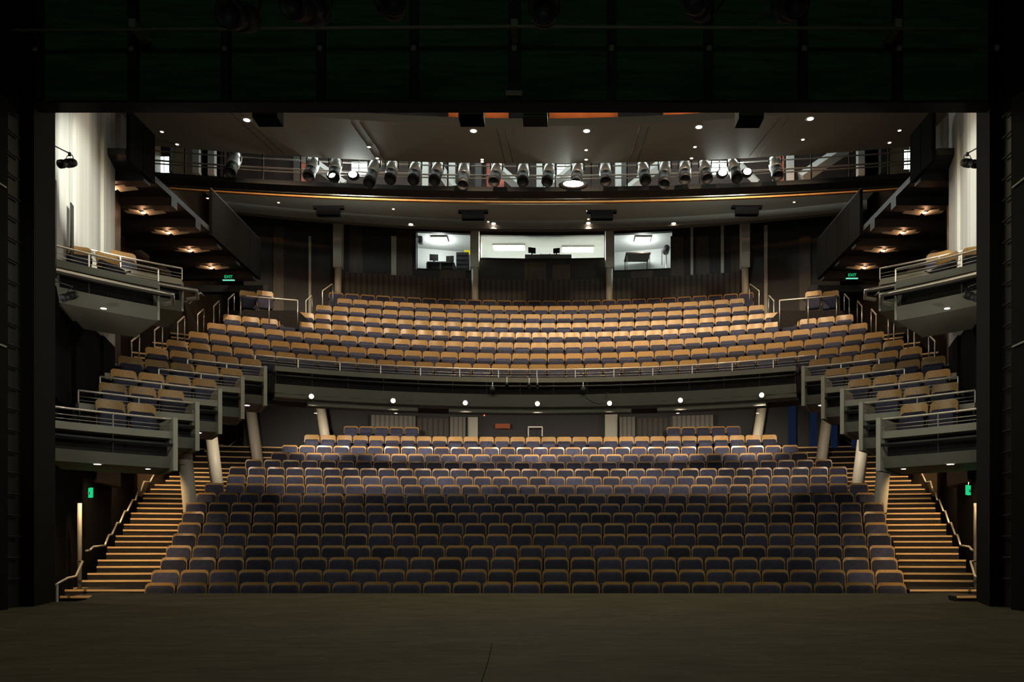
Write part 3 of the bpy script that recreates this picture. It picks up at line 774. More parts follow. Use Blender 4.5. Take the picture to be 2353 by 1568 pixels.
# slips floor joining boxes to the balcony aisle (terrace platforms)
mb = MB()
for k in range(8):
    c = BD[k]-BR[k]; z = BZ[k]-SH; e = b_end[k]+.1/BR[k]
    if k == 0: e = b_end[0]+.05/BR[0]
    if k == 4: e = b_end[k]+.5/BR[k]
    mb.arc(c, BR[k]-(.92 if k == 0 else .55), BR[k]+1.1 if k < 7 else BR[k]+.7, z-.45, z, -e, e, 40)
for s in (-1, 1):
    for j in (0, -1, -2, -3, -4):
        t0 = abs(th_px(JL[j]-8, BC, JR[j])); t1 = R(TF[j])
        a0, a1 = sorted((s*t0, s*t1))
        mb.arc(BC, JR[j]-.5, JR[j]+.75, JZ[j]-SH-.3, JZ[j]-SH-.004, a0, a1, 10)
struct(mb, 'floor_balcony', M['carpet'])
# balcony side aisle steps
for s in (-1, 1):
    t = thing('balcony_staircase', '%s balcony side aisle steps with oak edges beside the seat ends' % SIDE[s], 'staircase')
    st = MB()
    rows_ = [(BC, JR[-1], JZ[-1], JL[-1]), (BC, JR[0], JZ[0], JL[0])]+[(BD[k]-BR[k], BR[k], BZ[k], BL[k]) for k in range(4)]
    for i, (c, r, zt_, px) in enumerate(rows_):
        f = zt_-SH; a0 = abs(th_px(px, c, r))+.01; a1 = a0+(1.25 if i else .9)/r
        zprev = rows_[i-1][2]-SH if i else f-.52
        for h in range(3):
            z = zprev+(f-zprev)*(h+1)/3; rr = r-.5-.3*(2-h)
            b0, b1 = sorted((s*a0, s*a1))
            st.arc(c, rr, r+.6, z-.3, z-.002, b0, b1, 2)
            MB().arc(c, rr-.012, rr+.035, z-.035, z+.006, b0, b1, 2).build('nosing', M['nosing'], t)
    st.build('treads', M['carpet'], t)
    # landing with the pair of seats and its front rail
    x, y, z = P(590, 668, 26.3); z -= SH
    xs = sorted((s*9.9, s*7.4))
    MB().box(xs[0], xs[1], 25.5, 27.4, z-.6, z).build('landing', M['carpet'], t)
    g = thing('landing_rail', 'low steel rail in front of the pair of seats on the %s landing' % SIDE[s], 'railing')
    a, b = P(553, 680, 25.4), P(684, 691, 25.4)
    if s > 0: a, b = (-a[0], *a[1:]), (-b[0], *b[1:])
    MB().tube([a, b], .022, 8).build('handrail', M['rail'], g)
    for q_ in (a, tuple((a[i]+b[i])/2 for i in range(3)), b):
        MB().tube([(q_[0], q_[1], q_[2]), (q_[0], q_[1], q_[2]-.85)], .017, 6).build('post', M['steel'], g)
LOOPS = ((302, 783, 320, 771, 19.5, 'lowest'), (355, 758, 373, 746, 20.6, 'second lowest'), (408, 740, 424, 728, 21.9, 'third lowest'), (454, 722, 468, 711, 23.1, 'third highest'), (491, 703, 504, 692, 24.3, 'second highest'), (524, 687, 538, 676, 25.5, 'highest'), (703, 690, 717, 680, 27.3, 'rear'), (741, 667, 765, 653, 28.8, 'rearmost'))
for s in (-1, 1):
    for x1, y1, x2, y2, D, nm in LOOPS:
        a = P(x1, y1, D); b = P(x2, y2, D+.75)
        dx = b[0]-a[0]
        if s > 0: a = (-a[0], *a[1:]); b = (-b[0], *b[1:])
        g = thing('aisle_handrail', '%s hooped aisle handrail on the %s balcony steps' % (nm, SIDE[s]), 'handrail', a, 0, 'hooped aisle handrails')
        v = [0, b[1]-a[1], b[2]-a[2]]; v[0] = b[0]-a[0]
        L = .8
        MB().tube([(0, 0, -.04), (v[0]*.08, .04, .0), (v[0]*.9, v[1]*.92, v[2]*.95), (v[0], v[1], v[2]-.04)], .021, 8).build('grip', M['rail'], g)
        MB().tube([(0, 0, -.03), (0, 0, -L)], .017, 8).build('post', M['steel'], g)
        MB().tube([(v[0], v[1], v[2]-.03), (v[0], v[1], v[2]-L)], .017, 8).build('post', M['steel'], g)
    # wall handrails: upper (behind the loops) and the zigzag beside the stalls stairs
    up = [(302, 757), (316, 750), (350, 739), (370, 722), (398, 718), (425, 692), (434, 699), (460, 673), (468, 680)]
    g = thing('stair_handrail', 'upper zigzag wall handrail climbing beside the %s balcony steps' % SIDE[s], 'handrail')
    pp = [P(px, py, -(10.75+CX)*F/(px-PX)) for px, py in up]
    if s > 0: pp = [(-x, y, z) for x, y, z in pp]
    for i in range(0, len(pp)-1): MB().tube([pp[i], pp[i+1]], .022, 8).build('rail_run' if i % 2 else 'rail_link', M['rail'], g)
    zg = [(198, 1266), (206, 1265), (215, 1257), (241, 1254), (250, 1230), (257, 1229), (269, 1202), (275, 1203), (287, 1175), (292, 1176), (305, 1149), (311, 1151), (317, 1129), (323, 1129), (331, 1107), (344, 1109), (356, 1087), (372, 1088), (400, 1060), (408, 1050), (440, 1036), (455, 1032), (476, 1034), (504, 1022), (525, 1026), (552, 1008), (572, 1011), (620, 986)]
    pp = []
    for px, py in zg:
        D = 18.
        for _ in range(12): D = (XO(D)-.0+.12-CX)*F/(px-PX)
        pp.append(P(px, py, D))
    if s > 0: pp = [(-x, y, z) for x, y, z in pp]
    g = thing('stair_handrail', 'bright zigzag wall handrail climbing beside the %s stalls stairs' % SIDE[s], 'handrail')
    for i in range(len(pp)-1):
        MB().tube([pp[i], pp[i+1]], .024, 8).build('rail_run', M['rail'], g)
    # lower handrail near the stage and the thin pipe column
    g = thing('stage_handrail', 'short bent handrail on a post at the foot of the %s stairs by the stage' % SIDE[s], 'handrail')
    lo = [P(124, 1346, 13.6), P(155, 1329, 14.0), P(174, 1325, 14.6), P(190, 1291, 15.2), P(178, 1290, 15.3)]
    if s > 0: lo = [(-x, y, z) for x, y, z in lo]
    MB().tube(lo, .02, 8).build('grip', M['rail'], g)
    a = P(131, 1342, 13.7); b = P(131, 1384, 13.7); sg = 1 if s < 0 else -1
    MB().tube([(sg*a[0], a[1], a[2]), (sg*b[0], b[1], b[2]-.5)], .022, 8).build('post', M['fin'], g)
    a = P(183, 1157, 15.8); b = P(183, 1356, 15.8)
    o = MB().tube([(sg*a[0], a[1], a[2]), (sg*b[0], b[1], b[2]-.3)], .04, 10).build('pipe_column', mat('dull_pipe', (.16, .15, .12), .6))
    tag(o, 'thin pale vertical pipe beside the foot of the %s stalls stairs' % SIDE[s], 'pipe')

# leaning columns under the balcony
for i, (xt, yt, xb, yb, D, r_) in enumerate(((736, 933, 747, 1003, 29.6, .175), (575, 930, 592, 1060, 26.7, .172), (483, 985, 498, 1108, 23.9, .172), (425, 1036, 437, 1173, 21.15, .168))):
    for s in (-1, 1):
        z0 = CZ+(PY-yb)/F*D-.9; z1 = {0: 6.0, 1: 5.2, 2: 4.4, 3: 3.55}[i]
        xt_, xb_ = px_x(xt, D), px_x(xb, D); zz0, zz1 = CZ+(PY-yb)/F*D, CZ+(PY-yt)/F*D
        sl = (xt_-xb_)/(zz1-zz0)
        x0 = xb_+sl*(z0-zz0); x1 = xb_+sl*(z1-zz0)
        x0, x1 = (x0, x1) if s < 0 else (-x0, -x1)
        o = MB().tube([(x0, D, z0), (x1, D, z1)], r_, 28).build('leaning_column', M['column'])
        tag(o, 'cream leaning round column under the balcony, %s on the %s side' % (('rearmost', 'second from the back', 'third from the back', 'nearest the stage')[i], SIDE[s]), 'column', 'leaning columns under the balcony')

# upper boxes beside the proscenium
for s in (-1, 1):
    for nm, rf, f, ta, tb, low in (('lower', 10.4, 5.42, 41.2, 54, .45), ('upper', 12.7, 6.25, 36.2, 47, .42)):
        t0, t1 = sorted((s*R(ta), s*R(tb)))
        t = box_front(BC, rf, f, t0, t1, low, 'curved grey front of the %s %s box high beside the proscenium' % (SIDE[s], 'nearer' if nm == 'lower' else 'farther'), 'box front', soffit=M['fin'], depth=1.5, name='box_parapet')
        MB().arc(BC, rf+.3, rf+1.6, f-.12, f, t0, t1, 8).build('box_floor', M['carpet'], t)
        a = s*R(ta)
        MB().arc(BC, rf+.05, rf+1.3, f-low, f+.2, *sorted((a-s*.04/rf, a)), 1).build('end_fin', M['fin'], t)
        n = 14
        tt = [s*R(ta-1.2+(tb-ta+1.2)*i/n) for i in range(n+1)]
        hk = [pol(BC, rf-.1+.25, s*R(ta-.6), f-.13), pol(BC, rf-.1+.1, s*R(ta-1.4), f-.1)]
        MB().tube(hk+[pol(BC, rf-.12, q, f+.02) for q in tt], .045, 10).build('curved_tube', M['steel'], t)
        rail(BC, rf, f, t0, t1, 'steel rail with wires on the %s %s box beside the proscenium' % (SIDE[s], 'nearer' if nm == 'lower' else 'farther'))
    for k, (rr, th, f, turn, lb) in enumerate(((11.2, 50.3, 5.42, .2, 'inside the nearer box by the jamb'), (11.25, 47.3, 5.42, .3, 'inside the nearer box, middle'), (11.3, 44.4, 5.42, -.4, 'inside the nearer box, far end'), (13.5, 40.5, 6.25, 0, 'alone in the farther box'))):
        x, y, z = pol(BC, rr, s*R(th), f)
        t = thing('theatre_seat', 'wooden-backed seat with blue cushion %s on the upper %s' % (lb, SIDE[s]), 'seat', (x, y, z), -s*R(th)+turn*s, 'seats in the upper boxes')
        for nm, me in zip(PN, MESH['B']):
            o = bpy.data.objects.new(nm, me); sc.collection.objects.link(o); o.parent = t
    # dark lantern bracketed at the jamb
    for px, py, D, lb in ((160, 375, 12.0, 'dark stage light on the wall high beside the %s jamb'), (164, 680, 12.6, 'dark stage light under the nearer upper box at the %s jamb')):
        x, y, z = P(px, py, D); x = x if s < 0 else -x
        t = thing('side_lantern', lb % SIDE[s], 'stage light', (x, y, z), s*R(20)); t.scale = (.5,)*3; lantern_parts(t, M['black'], M['black'])
        MB().tube([(0, 0, .28), (0, -1.6, .28)], .02, 6).build('arm', M['black'], t)

# ------------------------------------------------------------------ ceiling panels, bulkhead, galleries, roof
Z1 = 11.6
def ceil_panel(name, yf, yr, z, rf_, rr_, xw, m, th=.14, label=None, zr=None):
    mb = MB(); n = 28; df = DZ(yf, z); dr = DZ(yr, zr or z)
    vs = []
    for i in range(n+1):
        x = -xw+2*xw*i/n
        a = df-x*x/(2*rf_); b = dr-x*x/(2*rr_)
        vs += [(x, a, z), (x, b, zr or z), (x, b, (zr or z)+th), (x, a, z+th)]
    fs = []
    for i in range(n):
        for j in range(4):
            p, q = i*4+j, i*4+(j+1) % 4; fs.append((p, p+4, q+4, q))
    fs += [(0, 1, 2, 3), (n*4+3, n*4+2, n*4+1, n*4)]
    mb.add(vs, fs); return struct(mb, name, m)
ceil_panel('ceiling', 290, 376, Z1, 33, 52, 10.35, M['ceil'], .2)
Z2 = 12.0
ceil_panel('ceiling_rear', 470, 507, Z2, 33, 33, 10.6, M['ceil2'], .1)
dbk = DZ(507, Z2)
mb = MB(); vs = []; n = 28
for i in range(n+1):
    x = -10.6+21.2*i/n; y = dbk-x*x/66
    vs += [(x, y, Z2-.3), (x, y+.25, Z2-.3), (x, y+.25, Z2+.1), (x, y, Z2)]
fs = [((i*4+j), (i*4+j+4), (i*4+(j+1) % 4+4), (i*4+(j+1) % 4)) for i in range(n) for j in range(4)]+[(0, 1, 2, 3), (n*4+3, n*4+2, n*4+1, n*4)]
mb.add(vs, fs); struct(mb, 'ceiling_bulkhead', mat('bulkhead_paint', (.17, .165, .135), .8))
mb = MB().box(-13, 13, dbk+.2, 33, Z2+1.2, Z2+1.3); struct(mb, 'ceiling_back', M['dark'])
mb = MB().box(-13, 13, 11.4, 33, 15, 15.2); mb.box(-13, 13, 29.5, 29.7, Z2+1.2, 15); struct(mb, 'ceiling_roof', M['black'])
# panel joints on the front ceiling panel, seen as thin dark lines
for i, (x0, px1) in enumerate(((-7.6, -7.2), (-4.7, -4.5), (-1.0, -.9), (2.7, 2.6), (6.2, 5.9))):
    for dx in (0, .22):
        a = (x0+dx, DZ(292, Z1)-x0*x0/66+.1, Z1-.004); b = (px1+dx, DZ(375, Z1)-x0*x0/104-.03, Z1-.004)
        q = MB().tube([a, b], .008, 4)
        tag(q.build('ceiling_joint', M['black']), 'thin dark joint line across the front ceiling panel, pair %s from the left, %s line' % (ORD[i], 'left' if dx == 0 else 'right'), 'ceiling joint', 'joint lines in the front ceiling panel')
# speakers recessed in the rear panel
for i, px in enumerate((755, 1087, 1383, 1716)):
    D = 28.0; y = {755: 488, 1087: 497, 1383: 497, 1716: 487}[px]
    a = P(px, y+8, D-.8-.004*abs(px-1240)/2)
    t = thing('ceiling_speaker', 'dark angular box under the rear ceiling panel, %s from the left' % ORD[i], 'loudspeaker', a)
    MB().box(-.36, .36, -.1, .1, 0, .26).build('body', M['void'], t); MB().box(-.48, .48, -.05, .1, .22, .3).build('mounting', M['void'], t)

# side galleries with warm lamps under them
for s in (-1, 1):
    t = thing('side_gallery', 'dark side gallery with panelled parapet high on the %s wall' % SIDE[s], 'gallery')
    xs = sorted((s*8.7, s*11.2))
    MB().box(xs[0], xs[1], 17.8, 25.7, 9.16, 9.3).build('deck', M['black'], t)
    for k in range(6):
        xp = sorted((s*8.62, s*8.7)); y = (17.85, 22.1, 23.02, 23.94, 24.86, 18.42)[k]
        MB().box(xp[0], xp[1], y, y+(.54 if k in (0, 5) else .88), 9.05, 10.15 if k in (0, 5) else 10.25).build('parapet_panel', M['void'], t)
    MB().tube([(s*8.66, 22.1, 10.3), (s*8.66, 25.7, 10.3)], .022, 8).build('handrail', M['screen'], t)
    for k in range(7): MB().box(xs[0], xs[1], 18.6+k*1.34, 18.9+k*1.34, 8.95, 9.16).build('cross_beam', M['black'], t)
    for k, D in enumerate((18.95, 20.3, 21.6, 22.9, 24.3)):
        if s > 0 and k == 0: continue
        x = s*9.55
        g = thing('gallery_lamp', 'small warm lamp under the %s gallery, %s from the stage' % (SIDE[s], ORD[k]), 'lamp', (x, D, 8.93), 0, 'warm lamps under the side galleries')
        MB().box(-.03, .03, -.03, .03, 0, .06).build('lamp_body', M['black'], g)
        MB().lathe([(.05, 0), (.05, .02)], 12, 0, Matrix.Translation((0, 0, -.02))).build('lens', M['lens_small'], g)
        for dx in (-.27, .27):
            MB().box(-.21, .21, -.16, .16, -.004, .004, 0, Matrix.Translation((dx, 0, .02)) @ Matrix.Rotation(-.12 if dx > 0 else .12, 4, 'Y')).build('reflector_plate', M['fin'], g)
        lamp('POINT', 'gallery_bulb', (x, D-.04, 8.84), None, 3.5, (1, .5, .25), .03)

# lighting bridge between the ceiling panels
br = thing('lighting_bridge', 'long lighting bridge with steel pipes above the audience', 'lighting bridge')
def bridge_arc(px0, px1, pyc, D, rad=60, n=20):
    x0, x1 = px_x(px0, D), px_x(px1, D); z = CZ+(PY-pyc)/F*D
    return [(x0+(x1-x0)*i/n, D-(x0+(x1-x0)*i/n)**2/(2*rad), z) for i in range(n+1)]
MB().tube(bridge_arc(440, 2030, 359, 23.95), .026, 6).build('lamp_bar', M['steel'], br)
for pyc, rr in ((383, .022), (404, .026), (411, .02)):
    MB().tube(bridge_arc(378, 2095, pyc, 24.4), rr, 6).build('pipe', M['steel'], br)
for i in range(22):
    px = 372+i*82.2; D = 24.45; x = px_x(px, D)
    za = CZ+(PY-372)/F*D; zb2 = CZ+(PY-432)/F*D
    MB().box(-.02, .02, -.02, .02, 0, za-zb2+.2).build('post', M['black'], br, (x, D-x*x/120, zb2))
def beam(px0, px1, y0, y1, D, dd, m, name, rad=60):
    x0, x1 = px_x(px0, D), px_x(px1, D); z1, z0 = CZ+(PY-y0)/F*D, CZ+(PY-y1)/F*D; n = 20; vs = []
    for i in range(n+1):
        x = x0+(x1-x0)*i/n; y = D-x*x/(2*rad); vs += [(x, y, z0), (x, y+dd, z0), (x, y+dd, z1), (x, y, z1)]
    fs = [((i*4+j), (i*4+j+4), (i*4+(j+1) % 4+4), (i*4+(j+1) % 4)) for i in range(n) for j in range(4)]+[(0, 1, 2, 3), (n*4+3, n*4+2, n*4+1, n*4)]
    return MB().add(vs, fs).build(name, m, br)
beam(385, 2090, 430, 440, 24.4, .5, M['black'], 'deck_edge')
beam(400, 2075, 441, 446, 24.6, .1, M['copper'], 'copper_flange')
beam(410, 2065, 448, 459, 25.2, .1, M['brown'], 'lower_beam')
beam(425, 2045, 453, 466, 25.9, .1, M['amber'], 'amber_board')
for i, (px, D) in enumerate(((1086, 24.8),)): pass
# roof steel behind the bridge
for i, (xa, ya, xb_, yb_, D, r_, lb) in enumerate(((700, 360, 790, 425, 26.5, .16, 'left'), (1000, 372, 1040, 432, 26.5, .16, 'second from the left'), (1130, 375, 1200, 436, 26.5, .16, 'third from the left'), (1255, 440, 1335, 372, 26.5, .17, 'fourth from the left'), (1445, 436, 1530, 368, 26.5, .17, 'fifth from the left'), (1700, 380, 1740, 420, 26.5, .12, 'sixth from the left'), (1840, 410, 1960, 330, 26.2, .2, 'rightmost'))):
    q = MB().tube([P(xa, ya, D), P(xb_, yb_, D)], r_, 4)
    tag(q.build('diagonal_brace', M['beam']), 'grey diagonal steel brace behind the lighting bridge, %s' % lb, 'brace', 'roof braces behind the bridge')
for i, px in enumerate((440, 495, 525, 700, 980, 1040, 1100, 1240, 1420, 1435, 1800, 1945, 1990, 2050)):
    x, y, z = P(px, 445, 26.9)
    q = MB().box(-.1, .1, -.1, .1, 0, 2.2); o = q.build('roof_post', M['beam'] if i % 3 else M['black'], None, (x, 26.9-x*x/80, z))
    tag(o, 'upright steel post behind the lighting bridge, %s from the left' % ORD[i], 'post', 'roof posts behind the bridge')
mb = MB().box(-10.8, 10.8, 28.0, 28.1, 12.15, 15)
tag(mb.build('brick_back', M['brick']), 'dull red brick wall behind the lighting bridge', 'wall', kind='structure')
for i, (px, wpx, y0, y1) in enumerate(((702, 26, 395, 430), (1138, 40, 398, 436), (1790, 24, 385, 425))):
    D = 27.1; a, b = P(px-wpx/2, y0, D), P(px+wpx/2, y1, D)
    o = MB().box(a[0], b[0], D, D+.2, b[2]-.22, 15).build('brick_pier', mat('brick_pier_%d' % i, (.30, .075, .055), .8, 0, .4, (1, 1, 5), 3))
    tag(o, 'red brick pier glimpsed behind the lighting bridge, %s from the left' % ORD[i], 'brick pier', 'brick piers behind the bridge')
# bright openings and work lights
for i, (px, y0, y1, wpx, D) in enumerate(((378, 360, 396, 22, 25.2), (2086, 345, 388, 18, 25.2), (826, 372, 402, 36, 27.2), (1300, 378, 402, 40, 27.2), (1655, 370, 402, 60, 27.2))):
    a, b = P(px-wpx/2, y0, D), P(px+wpx/2, y1, D)
    t = thing('lit_hatch', ['bright hatch at the left end of the lighting bridge', 'bright hatch at the right end of the lighting bridge', 'bright hatch behind the bridge, left of centre', 'bright hatch behind the bridge, centre', 'bright hatch behind the bridge, right of centre'][i], 'hatch', (a[0], D, b[2]))
    W_, H_ = b[0]-a[0], a[2]-b[2]
    MB().box(0, W_, 0, .03, 0, H_).build('light_panel', emis('hatch_%d' % i, (.85, 1, .9), 2.6), t)
    fr = MB().box(-.03, 0, -.02, .05, 0, H_).box(W_, W_+.03, -.02, .05, 0, H_).box(W_*.45, W_*.49, -.02, 0, 0, H_).box(0, W_, -.02, 0, H_*.5, H_*.53)
    fr.build('frame', M['black'], t)
    if i > 1: MB().box(W_*.45, W_*.55, .0, .04, H_, 15-b[2]).build('hanger', M['black'], t)
for i, (px, py, wd) in enumerate(((786, 411, .16), (832, 409, .17), (1316, 423, .42), (1643, 405, .17), (1696, 405, .16))):
    p = P(px, py, 24.3+.3)
    p = (p[0], 23.7-p[0]**2/120, CZ+(PY-py)/F*23.7)
    t = thing('work_light', 'dazzling white work light on the bridge, %s from the left' % ORD[i], 'work light', p, 0, 'work lights on the bridge')
    MB().lathe([(.10, 0), (.13, .05), (.13, .12), (.07, .18)], 18, 0, Matrix.Diagonal((wd/.13, 1, 1, 1)) @ Matrix.Rotation(R(-90), 4, 'X')).build('reflector', M['black'], t)
    MB().lathe([(.09, -.012), (.09, 0)], 18, 0, Matrix.Diagonal((wd/.13, 1, 1, 1)) @ Matrix.Rotation(R(-90), 4, 'X')).build('lens', emis('work_lens_%d' % i, (.95, 1, .92), 10), t)
    lamp('POINT', 'work_bulb', (p[0], p[1]+.85, p[2]+.2), None, 130, COOL, .08)
for i, px in enumerate((562, 730, 780, 866, 905, 958, 1008, 1068, 1142, 1203, 1262, 1327, 1390, 1476, 1525, 1570, 1615, 1678, 1770)):
    py = 399
    D = 24.1; x, y, z = P(px, py, D)
    t = thing('bridge_lantern', ('long ' if px in (866, 1068, 1525) else '')+'silver-backed stage light hanging from the lighting bridge, %s from the left' % ORD[i], 'stage light', (x, D-.15-x*x/120, z), random.uniform(-.25, .25), 'stage lights along the bridge')
    t.scale = (1.4,)*3
    lantern_parts(t, M['silver'], M['black'], px in (866, 1068, 1525), -32)
lamp('AREA', 'bridge_fill', (0, 25.2, 14.6), (0, 26.6, 11), 500, COOL, 16, sy=1)  # unseen area lamp added to brighten the roof steel
lamp('AREA', 'amber_fill_left', (-6.5, 25.0, 12.5), (-6.5, 25.6, 11), 45, (1, .45, .18), 6, sy=.2)  # unseen warm lamps, added for the orange glow on the amber board
lamp('AREA', 'amber_fill_right', (7, 25.0, 12.5), (7, 25.6, 11), 40, (1, .45, .18), 5, sy=.2)
# copper-lit slot beyond the header
for i, (xa, xb_) in enumerate(((1030, 1080), (1104, 1168), (1262, 1420), (1525, 1655))):
    t = thing('copper_baffle', 'copper-lit baffle glimpsed between header and front ceiling panel, %s from the left' % ORD[i], 'baffle', (0, 0, 0), 0, 'copper baffles over the front ceiling')
    D = 22.6; x0, x1 = px_x(xa, D), px_x(xb_, D); zc_ = CZ+(PY-276)/F*D
    MB().box(x0, x1, D, D+.1, zc_-.1, 15).build('board', M['copper'], t)
    MB().box(x0, x1, D-.25, D, zc_-.13, zc_-.1).build('ledge', M['amber'], t)
    lamp('AREA', 'copper_slot_light', ((x0+x1)/2, D-.3, zc_+.6), ((x0+x1)/2, D, zc_), 5*(x1-x0), (1, .5, .2), x1-x0, sy=.1)

# ------------------------------------------------------------------ downlights
big = [(567, 275), (1088, 300), (1348, 300), (1606, 291), (1862, 272)]
for i, (px, py) in enumerate(big):
    D = DZ(py, Z1); x = px_x(px, D); p = (x, D, Z1-.002)
    downlight(p, .085, M['lens'], 'bright large downlight in the front ceiling panel, %s from the left' % ORD[i], 'large downlights in the front ceiling')
    lamp('SPOT', 'house_light', (x, D, Z1-.06), (x*1.02, D+4.6, 7), 1000, WARM, .06, 95, .9)
small = [(372, 302), (407, 331), (848, 337), (867, 363), (1108, 366), (1108, 371), (1347, 344), (1347, 366), (1597, 337), (1589, 363), (1845, 320), (2067, 299), (2044, 327)]
for i, (px, py) in enumerate(small):
    D = DZ(py, Z1); x = px_x(px, D)
    downlight((x, D, Z1-.002), .045, M['lens_small'], 'small warm downlight in the front ceiling panel, %s from the left' % ORD[i], 'small downlights in the front ceiling')
rear = [(653, 487, 1), (694, 498, 1), (912, 499, 0), (944, 515, 1), (1122, 509, 0), (1134, 513, 1), (1352, 503, 0), (1352, 512, 1), (1548, 505, 0), (1548, 513, 1), (1791, 496, 1), (1817, 485, 1), (1973, 472, 0), (495, 475, 0), (477, 455, 0), (640, 465, 0), (904, 480, 0), (1117, 485, 0), (1350, 484, 0), (1825, 464, 0)]
for i, (px, py, b) in enumerate(rear):
    z = Z2 if py < 506 else Z2-.3; D = DZ(py, z)
    if py > 506: z = Z2-.26; D = dbk-.06-px_x(px, 28)**2/66
    x = px_x(px, D)
    if py > 506:
        z = CZ+(PY-py)/F*D
    downlight((x, D, z-.002), .075 if b else .04, M['lens'] if b else M['lens_small'], '%s downlight in the rear ceiling panel, %s listed along it' % ('bright' if b else 'small', ORD[i]), 'downlights in the rear ceiling')
    if b: lamp('SPOT', 'rear_house_light', (x, D-.02, z-.08), (x, D+.3, 6), 160, WARM, .05, 100, .9)
# balcony fascia lights
for i, (px, py) in enumerate(((715, 911), (903, 921), (1069, 926), (1235, 928), (1401, 927), (1564, 920), (1751, 908))):
    th = th_px(px, BC, RF+.05); x, y, _ = pol(BC, RF+.03, th); z = CZ+(PY-py)/F*y
    t = thing('fascia_downlight', 'bright round light in the balcony fascia, %s from the left' % ORD[i], 'downlight', (x, y, z), -th, 'round lights in the balcony fascia')
    MB().lathe([(.062, 0), (.085, .01), (.085, .04), (.062, .04)], 16, 0, Matrix.Rotation(R(105), 4, 'X')).build('trim_ring', M['grey'], t)
    MB().lathe([(.062, .01), (.06, .045)], 16, 0, Matrix.Rotation(R(105), 4, 'X')).build('lens', M['lens'], t)
    lamp('SPOT', 'stalls_light', (x, y-.16, z-.10), (x, y+1.6, z-2.4), 260, NEUT, .05, 80, .8)
    q_ = (px_x(px, 26.4)*.98, 26.4, 5.02)
    downlight(q_, .05, M['lens_small'], 'small downlight in the sloping ceiling over the rear stalls, %s from the left' % ORD[i], 'downlights over the rear stalls')
    lamp('SPOT', 'rear_stalls_light', (q_[0], q_[1]-.05, q_[2]-.08), (q_[0], 28.6, 3.6), 270, NEUT, .05, 120, .9)
# lights under the side boxes
for s in (-1, 1):
    for i, (px, py, rr, pw) in enumerate(((224, 1066, .06, 60), (340, 1077, .04, 0), (568, 931, .06, 40), (457, 994, .05, 40))):
        z = JZ[-4]-SH-.49 if i < 2 else (JZ[0]-SH-.5 if i == 2 else JZ[-2]-SH-.5)
        D = DZ(py, z); x = px_x(px, D); x = x if s < 0 else -x
        downlight((x, D, z), rr, M['lens'], 'downlight under the %s side boxes, %s' % (SIDE[s], ('lowest box, outer', 'lowest box, inner', 'top box', 'third box')[i]), 'downlights under the side boxes')
    for D, pw in ((15.2, 150), (17.0, 200), (19.0, 240), (21.4, 280), (24.6, 300)):
        yl = D-1.4; x = s*((7.4+(yl-12.6)*.43 if yl < 17.6 else 9.55+(yl-17.6)*.304)-.4); zf_ = SZ[min(16, max(0, int((D-15.15)/.93)))]-SH
        lamp('SPOT', 'aisle_fill', (x, D-1.4, zf_+2.5), (x, D+.6, zf_), pw, (1, .68, .36), .04, 84, .8)  # bare spots added over the aisle to brighten step edges and handrail
    lamp('SPOT', 'splay_wall_fill', (s*4.4, 12.6, 8.0), (s*8.5, 15.7, 7.45), 2300, (1, .98, .88), .05, 34, .8)  # bare spot added behind the header to brighten the splayed wall
    lamp('SPOT', 'box_light', (s*6.4, 15.2, 9.8), (s*8.2, 15.5, 5.6), 60, WARM, .05, 60, .8)
    lamp('SPOT', 'side_seat_light', (s*7.0, 14.6, 11.0), (s*8.9, 19.5, 4.6), 420, WARM, .06, 60, .9)
    x, D, z = P(238, 705, 14.6)
    downlight((x if s < 0 else -x, 14.6, 5.42-.475), .05, M['lens'], 'downlight under the %s nearer upper box' % SIDE[s], 'downlights under the upper boxes')
# unseen spots added upstage, aimed through the opening to brighten the side boxes
for s in (-1, 1): lamp('POINT', 'box_underside_fill', (s*7.75, 13.5, 3.7), None, 8, (1, .9, .75), .06)  # point lamp added as an upward wash on the upper box undersides
for s in (-1, 1): lamp('SPOT', 'upstage_fill', (-s*5, -4, 5.2), (s*7.4, 15, 2.6), 1500, (1, 1, .88), .1, 17, .7)
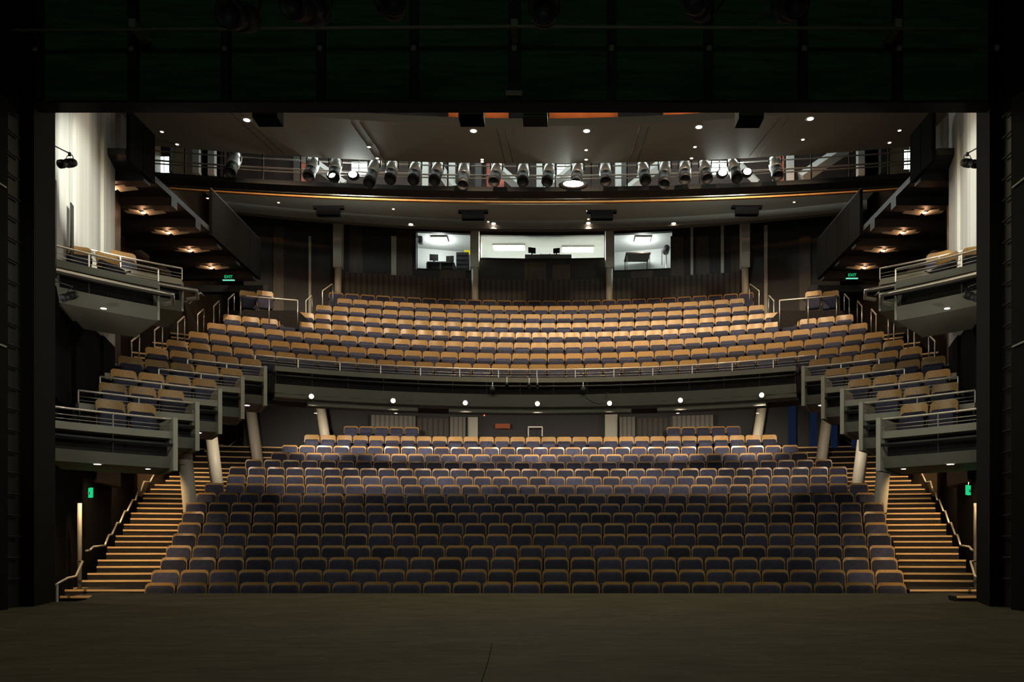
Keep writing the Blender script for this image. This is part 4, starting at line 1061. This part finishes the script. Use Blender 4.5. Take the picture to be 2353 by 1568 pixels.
# bare spots added under the balcony to brighten the leaning columns
for s in (-1, 1):
    lamp('SPOT', 'column_fill', (s*7.6, 22.2, 4.4), (s*9.2, 26, 2.5), 170, NEUT, .05, 110, .9)
    lamp('SPOT', 'column_fill', (s*6.9, 19.3, 3.9), (s*9.0, 22.5, 2.2), 140, NEUT, .05, 110, .9)

# ------------------------------------------------------------------ exit signs
def text_mesh(cu):
    q = bpy.data.objects.new('q', cu); sc.collection.objects.link(q)
    bpy.context.view_layer.update()
    me = bpy.data.meshes.new_from_object(q.evaluated_get(bpy.context.evaluated_depsgraph_get())); bpy.data.objects.remove(q)
    me.materials.clear(); me.name = 'lettering'
    o = bpy.data.objects.new('lettering', me); sc.collection.objects.link(o); return o
def exit_sign(p, rz, label, w_=.30):
    t = thing('exit_sign', label, 'exit sign', p, rz)
    MB().box(-w_/2, w_/2, 0, .05, -.02, .13).build('housing', M['black'], t)
    MB().box(-w_/2-.03, w_/2+.03, -.01, .04, -.05, -.025).build('glowing_edge', emis('exit_edge', (.25, 1, .7), .8), t)
    cu = bpy.data.curves.new('exit_text', 'FONT'); cu.body = 'EXIT'; cu.size = .17*w_/.42; cu.align_x = 'CENTER'; cu.extrude = .003
    o = text_mesh(cu); o.parent = t
    o.location = (0, -.012, .02); o.rotation_euler = (pi/2, 0, 0); o.data.materials.append(M['sign_green'])
    MB().tube([(0, .02, .13), (0, .02, .8)], .008, 6).build('hanger', M['black'], t)
exit_sign(P(525, 641, 25.2), 0, 'green lit exit sign hanging below the left gallery')
exit_sign(P(1958, 637, 25.2), 0, 'green lit exit sign hanging below the right gallery')
def exit_box(p, rz, label):
    t = thing('exit_sign', label, 'exit sign', p, rz)
    MB().box(-.10, .10, 0, .05, -.08, .10).build('lit_box', M['sign_green'], t)
    cu = bpy.data.curves.new('exit_text', 'FONT'); cu.body = 'EXIT'; cu.size = .075; cu.align_x = 'CENTER'; cu.extrude = .002
    o = text_mesh(cu); o.parent = t
    o.location = (0, -.006, -.03); o.rotation_euler = (pi/2, 0, 0); o.data.materials.append(M['black'])
    MB().tube([(0, .02, .1), (0, .02, .5)], .008, 6).build('hanger', M['black'], t)
exit_box(P(205, 1134, 15.6), -.9, 'small green exit sign under the lowest left box')
exit_box(P(2228, 1128, 15.6), .9, 'small green exit sign under the lowest right box')
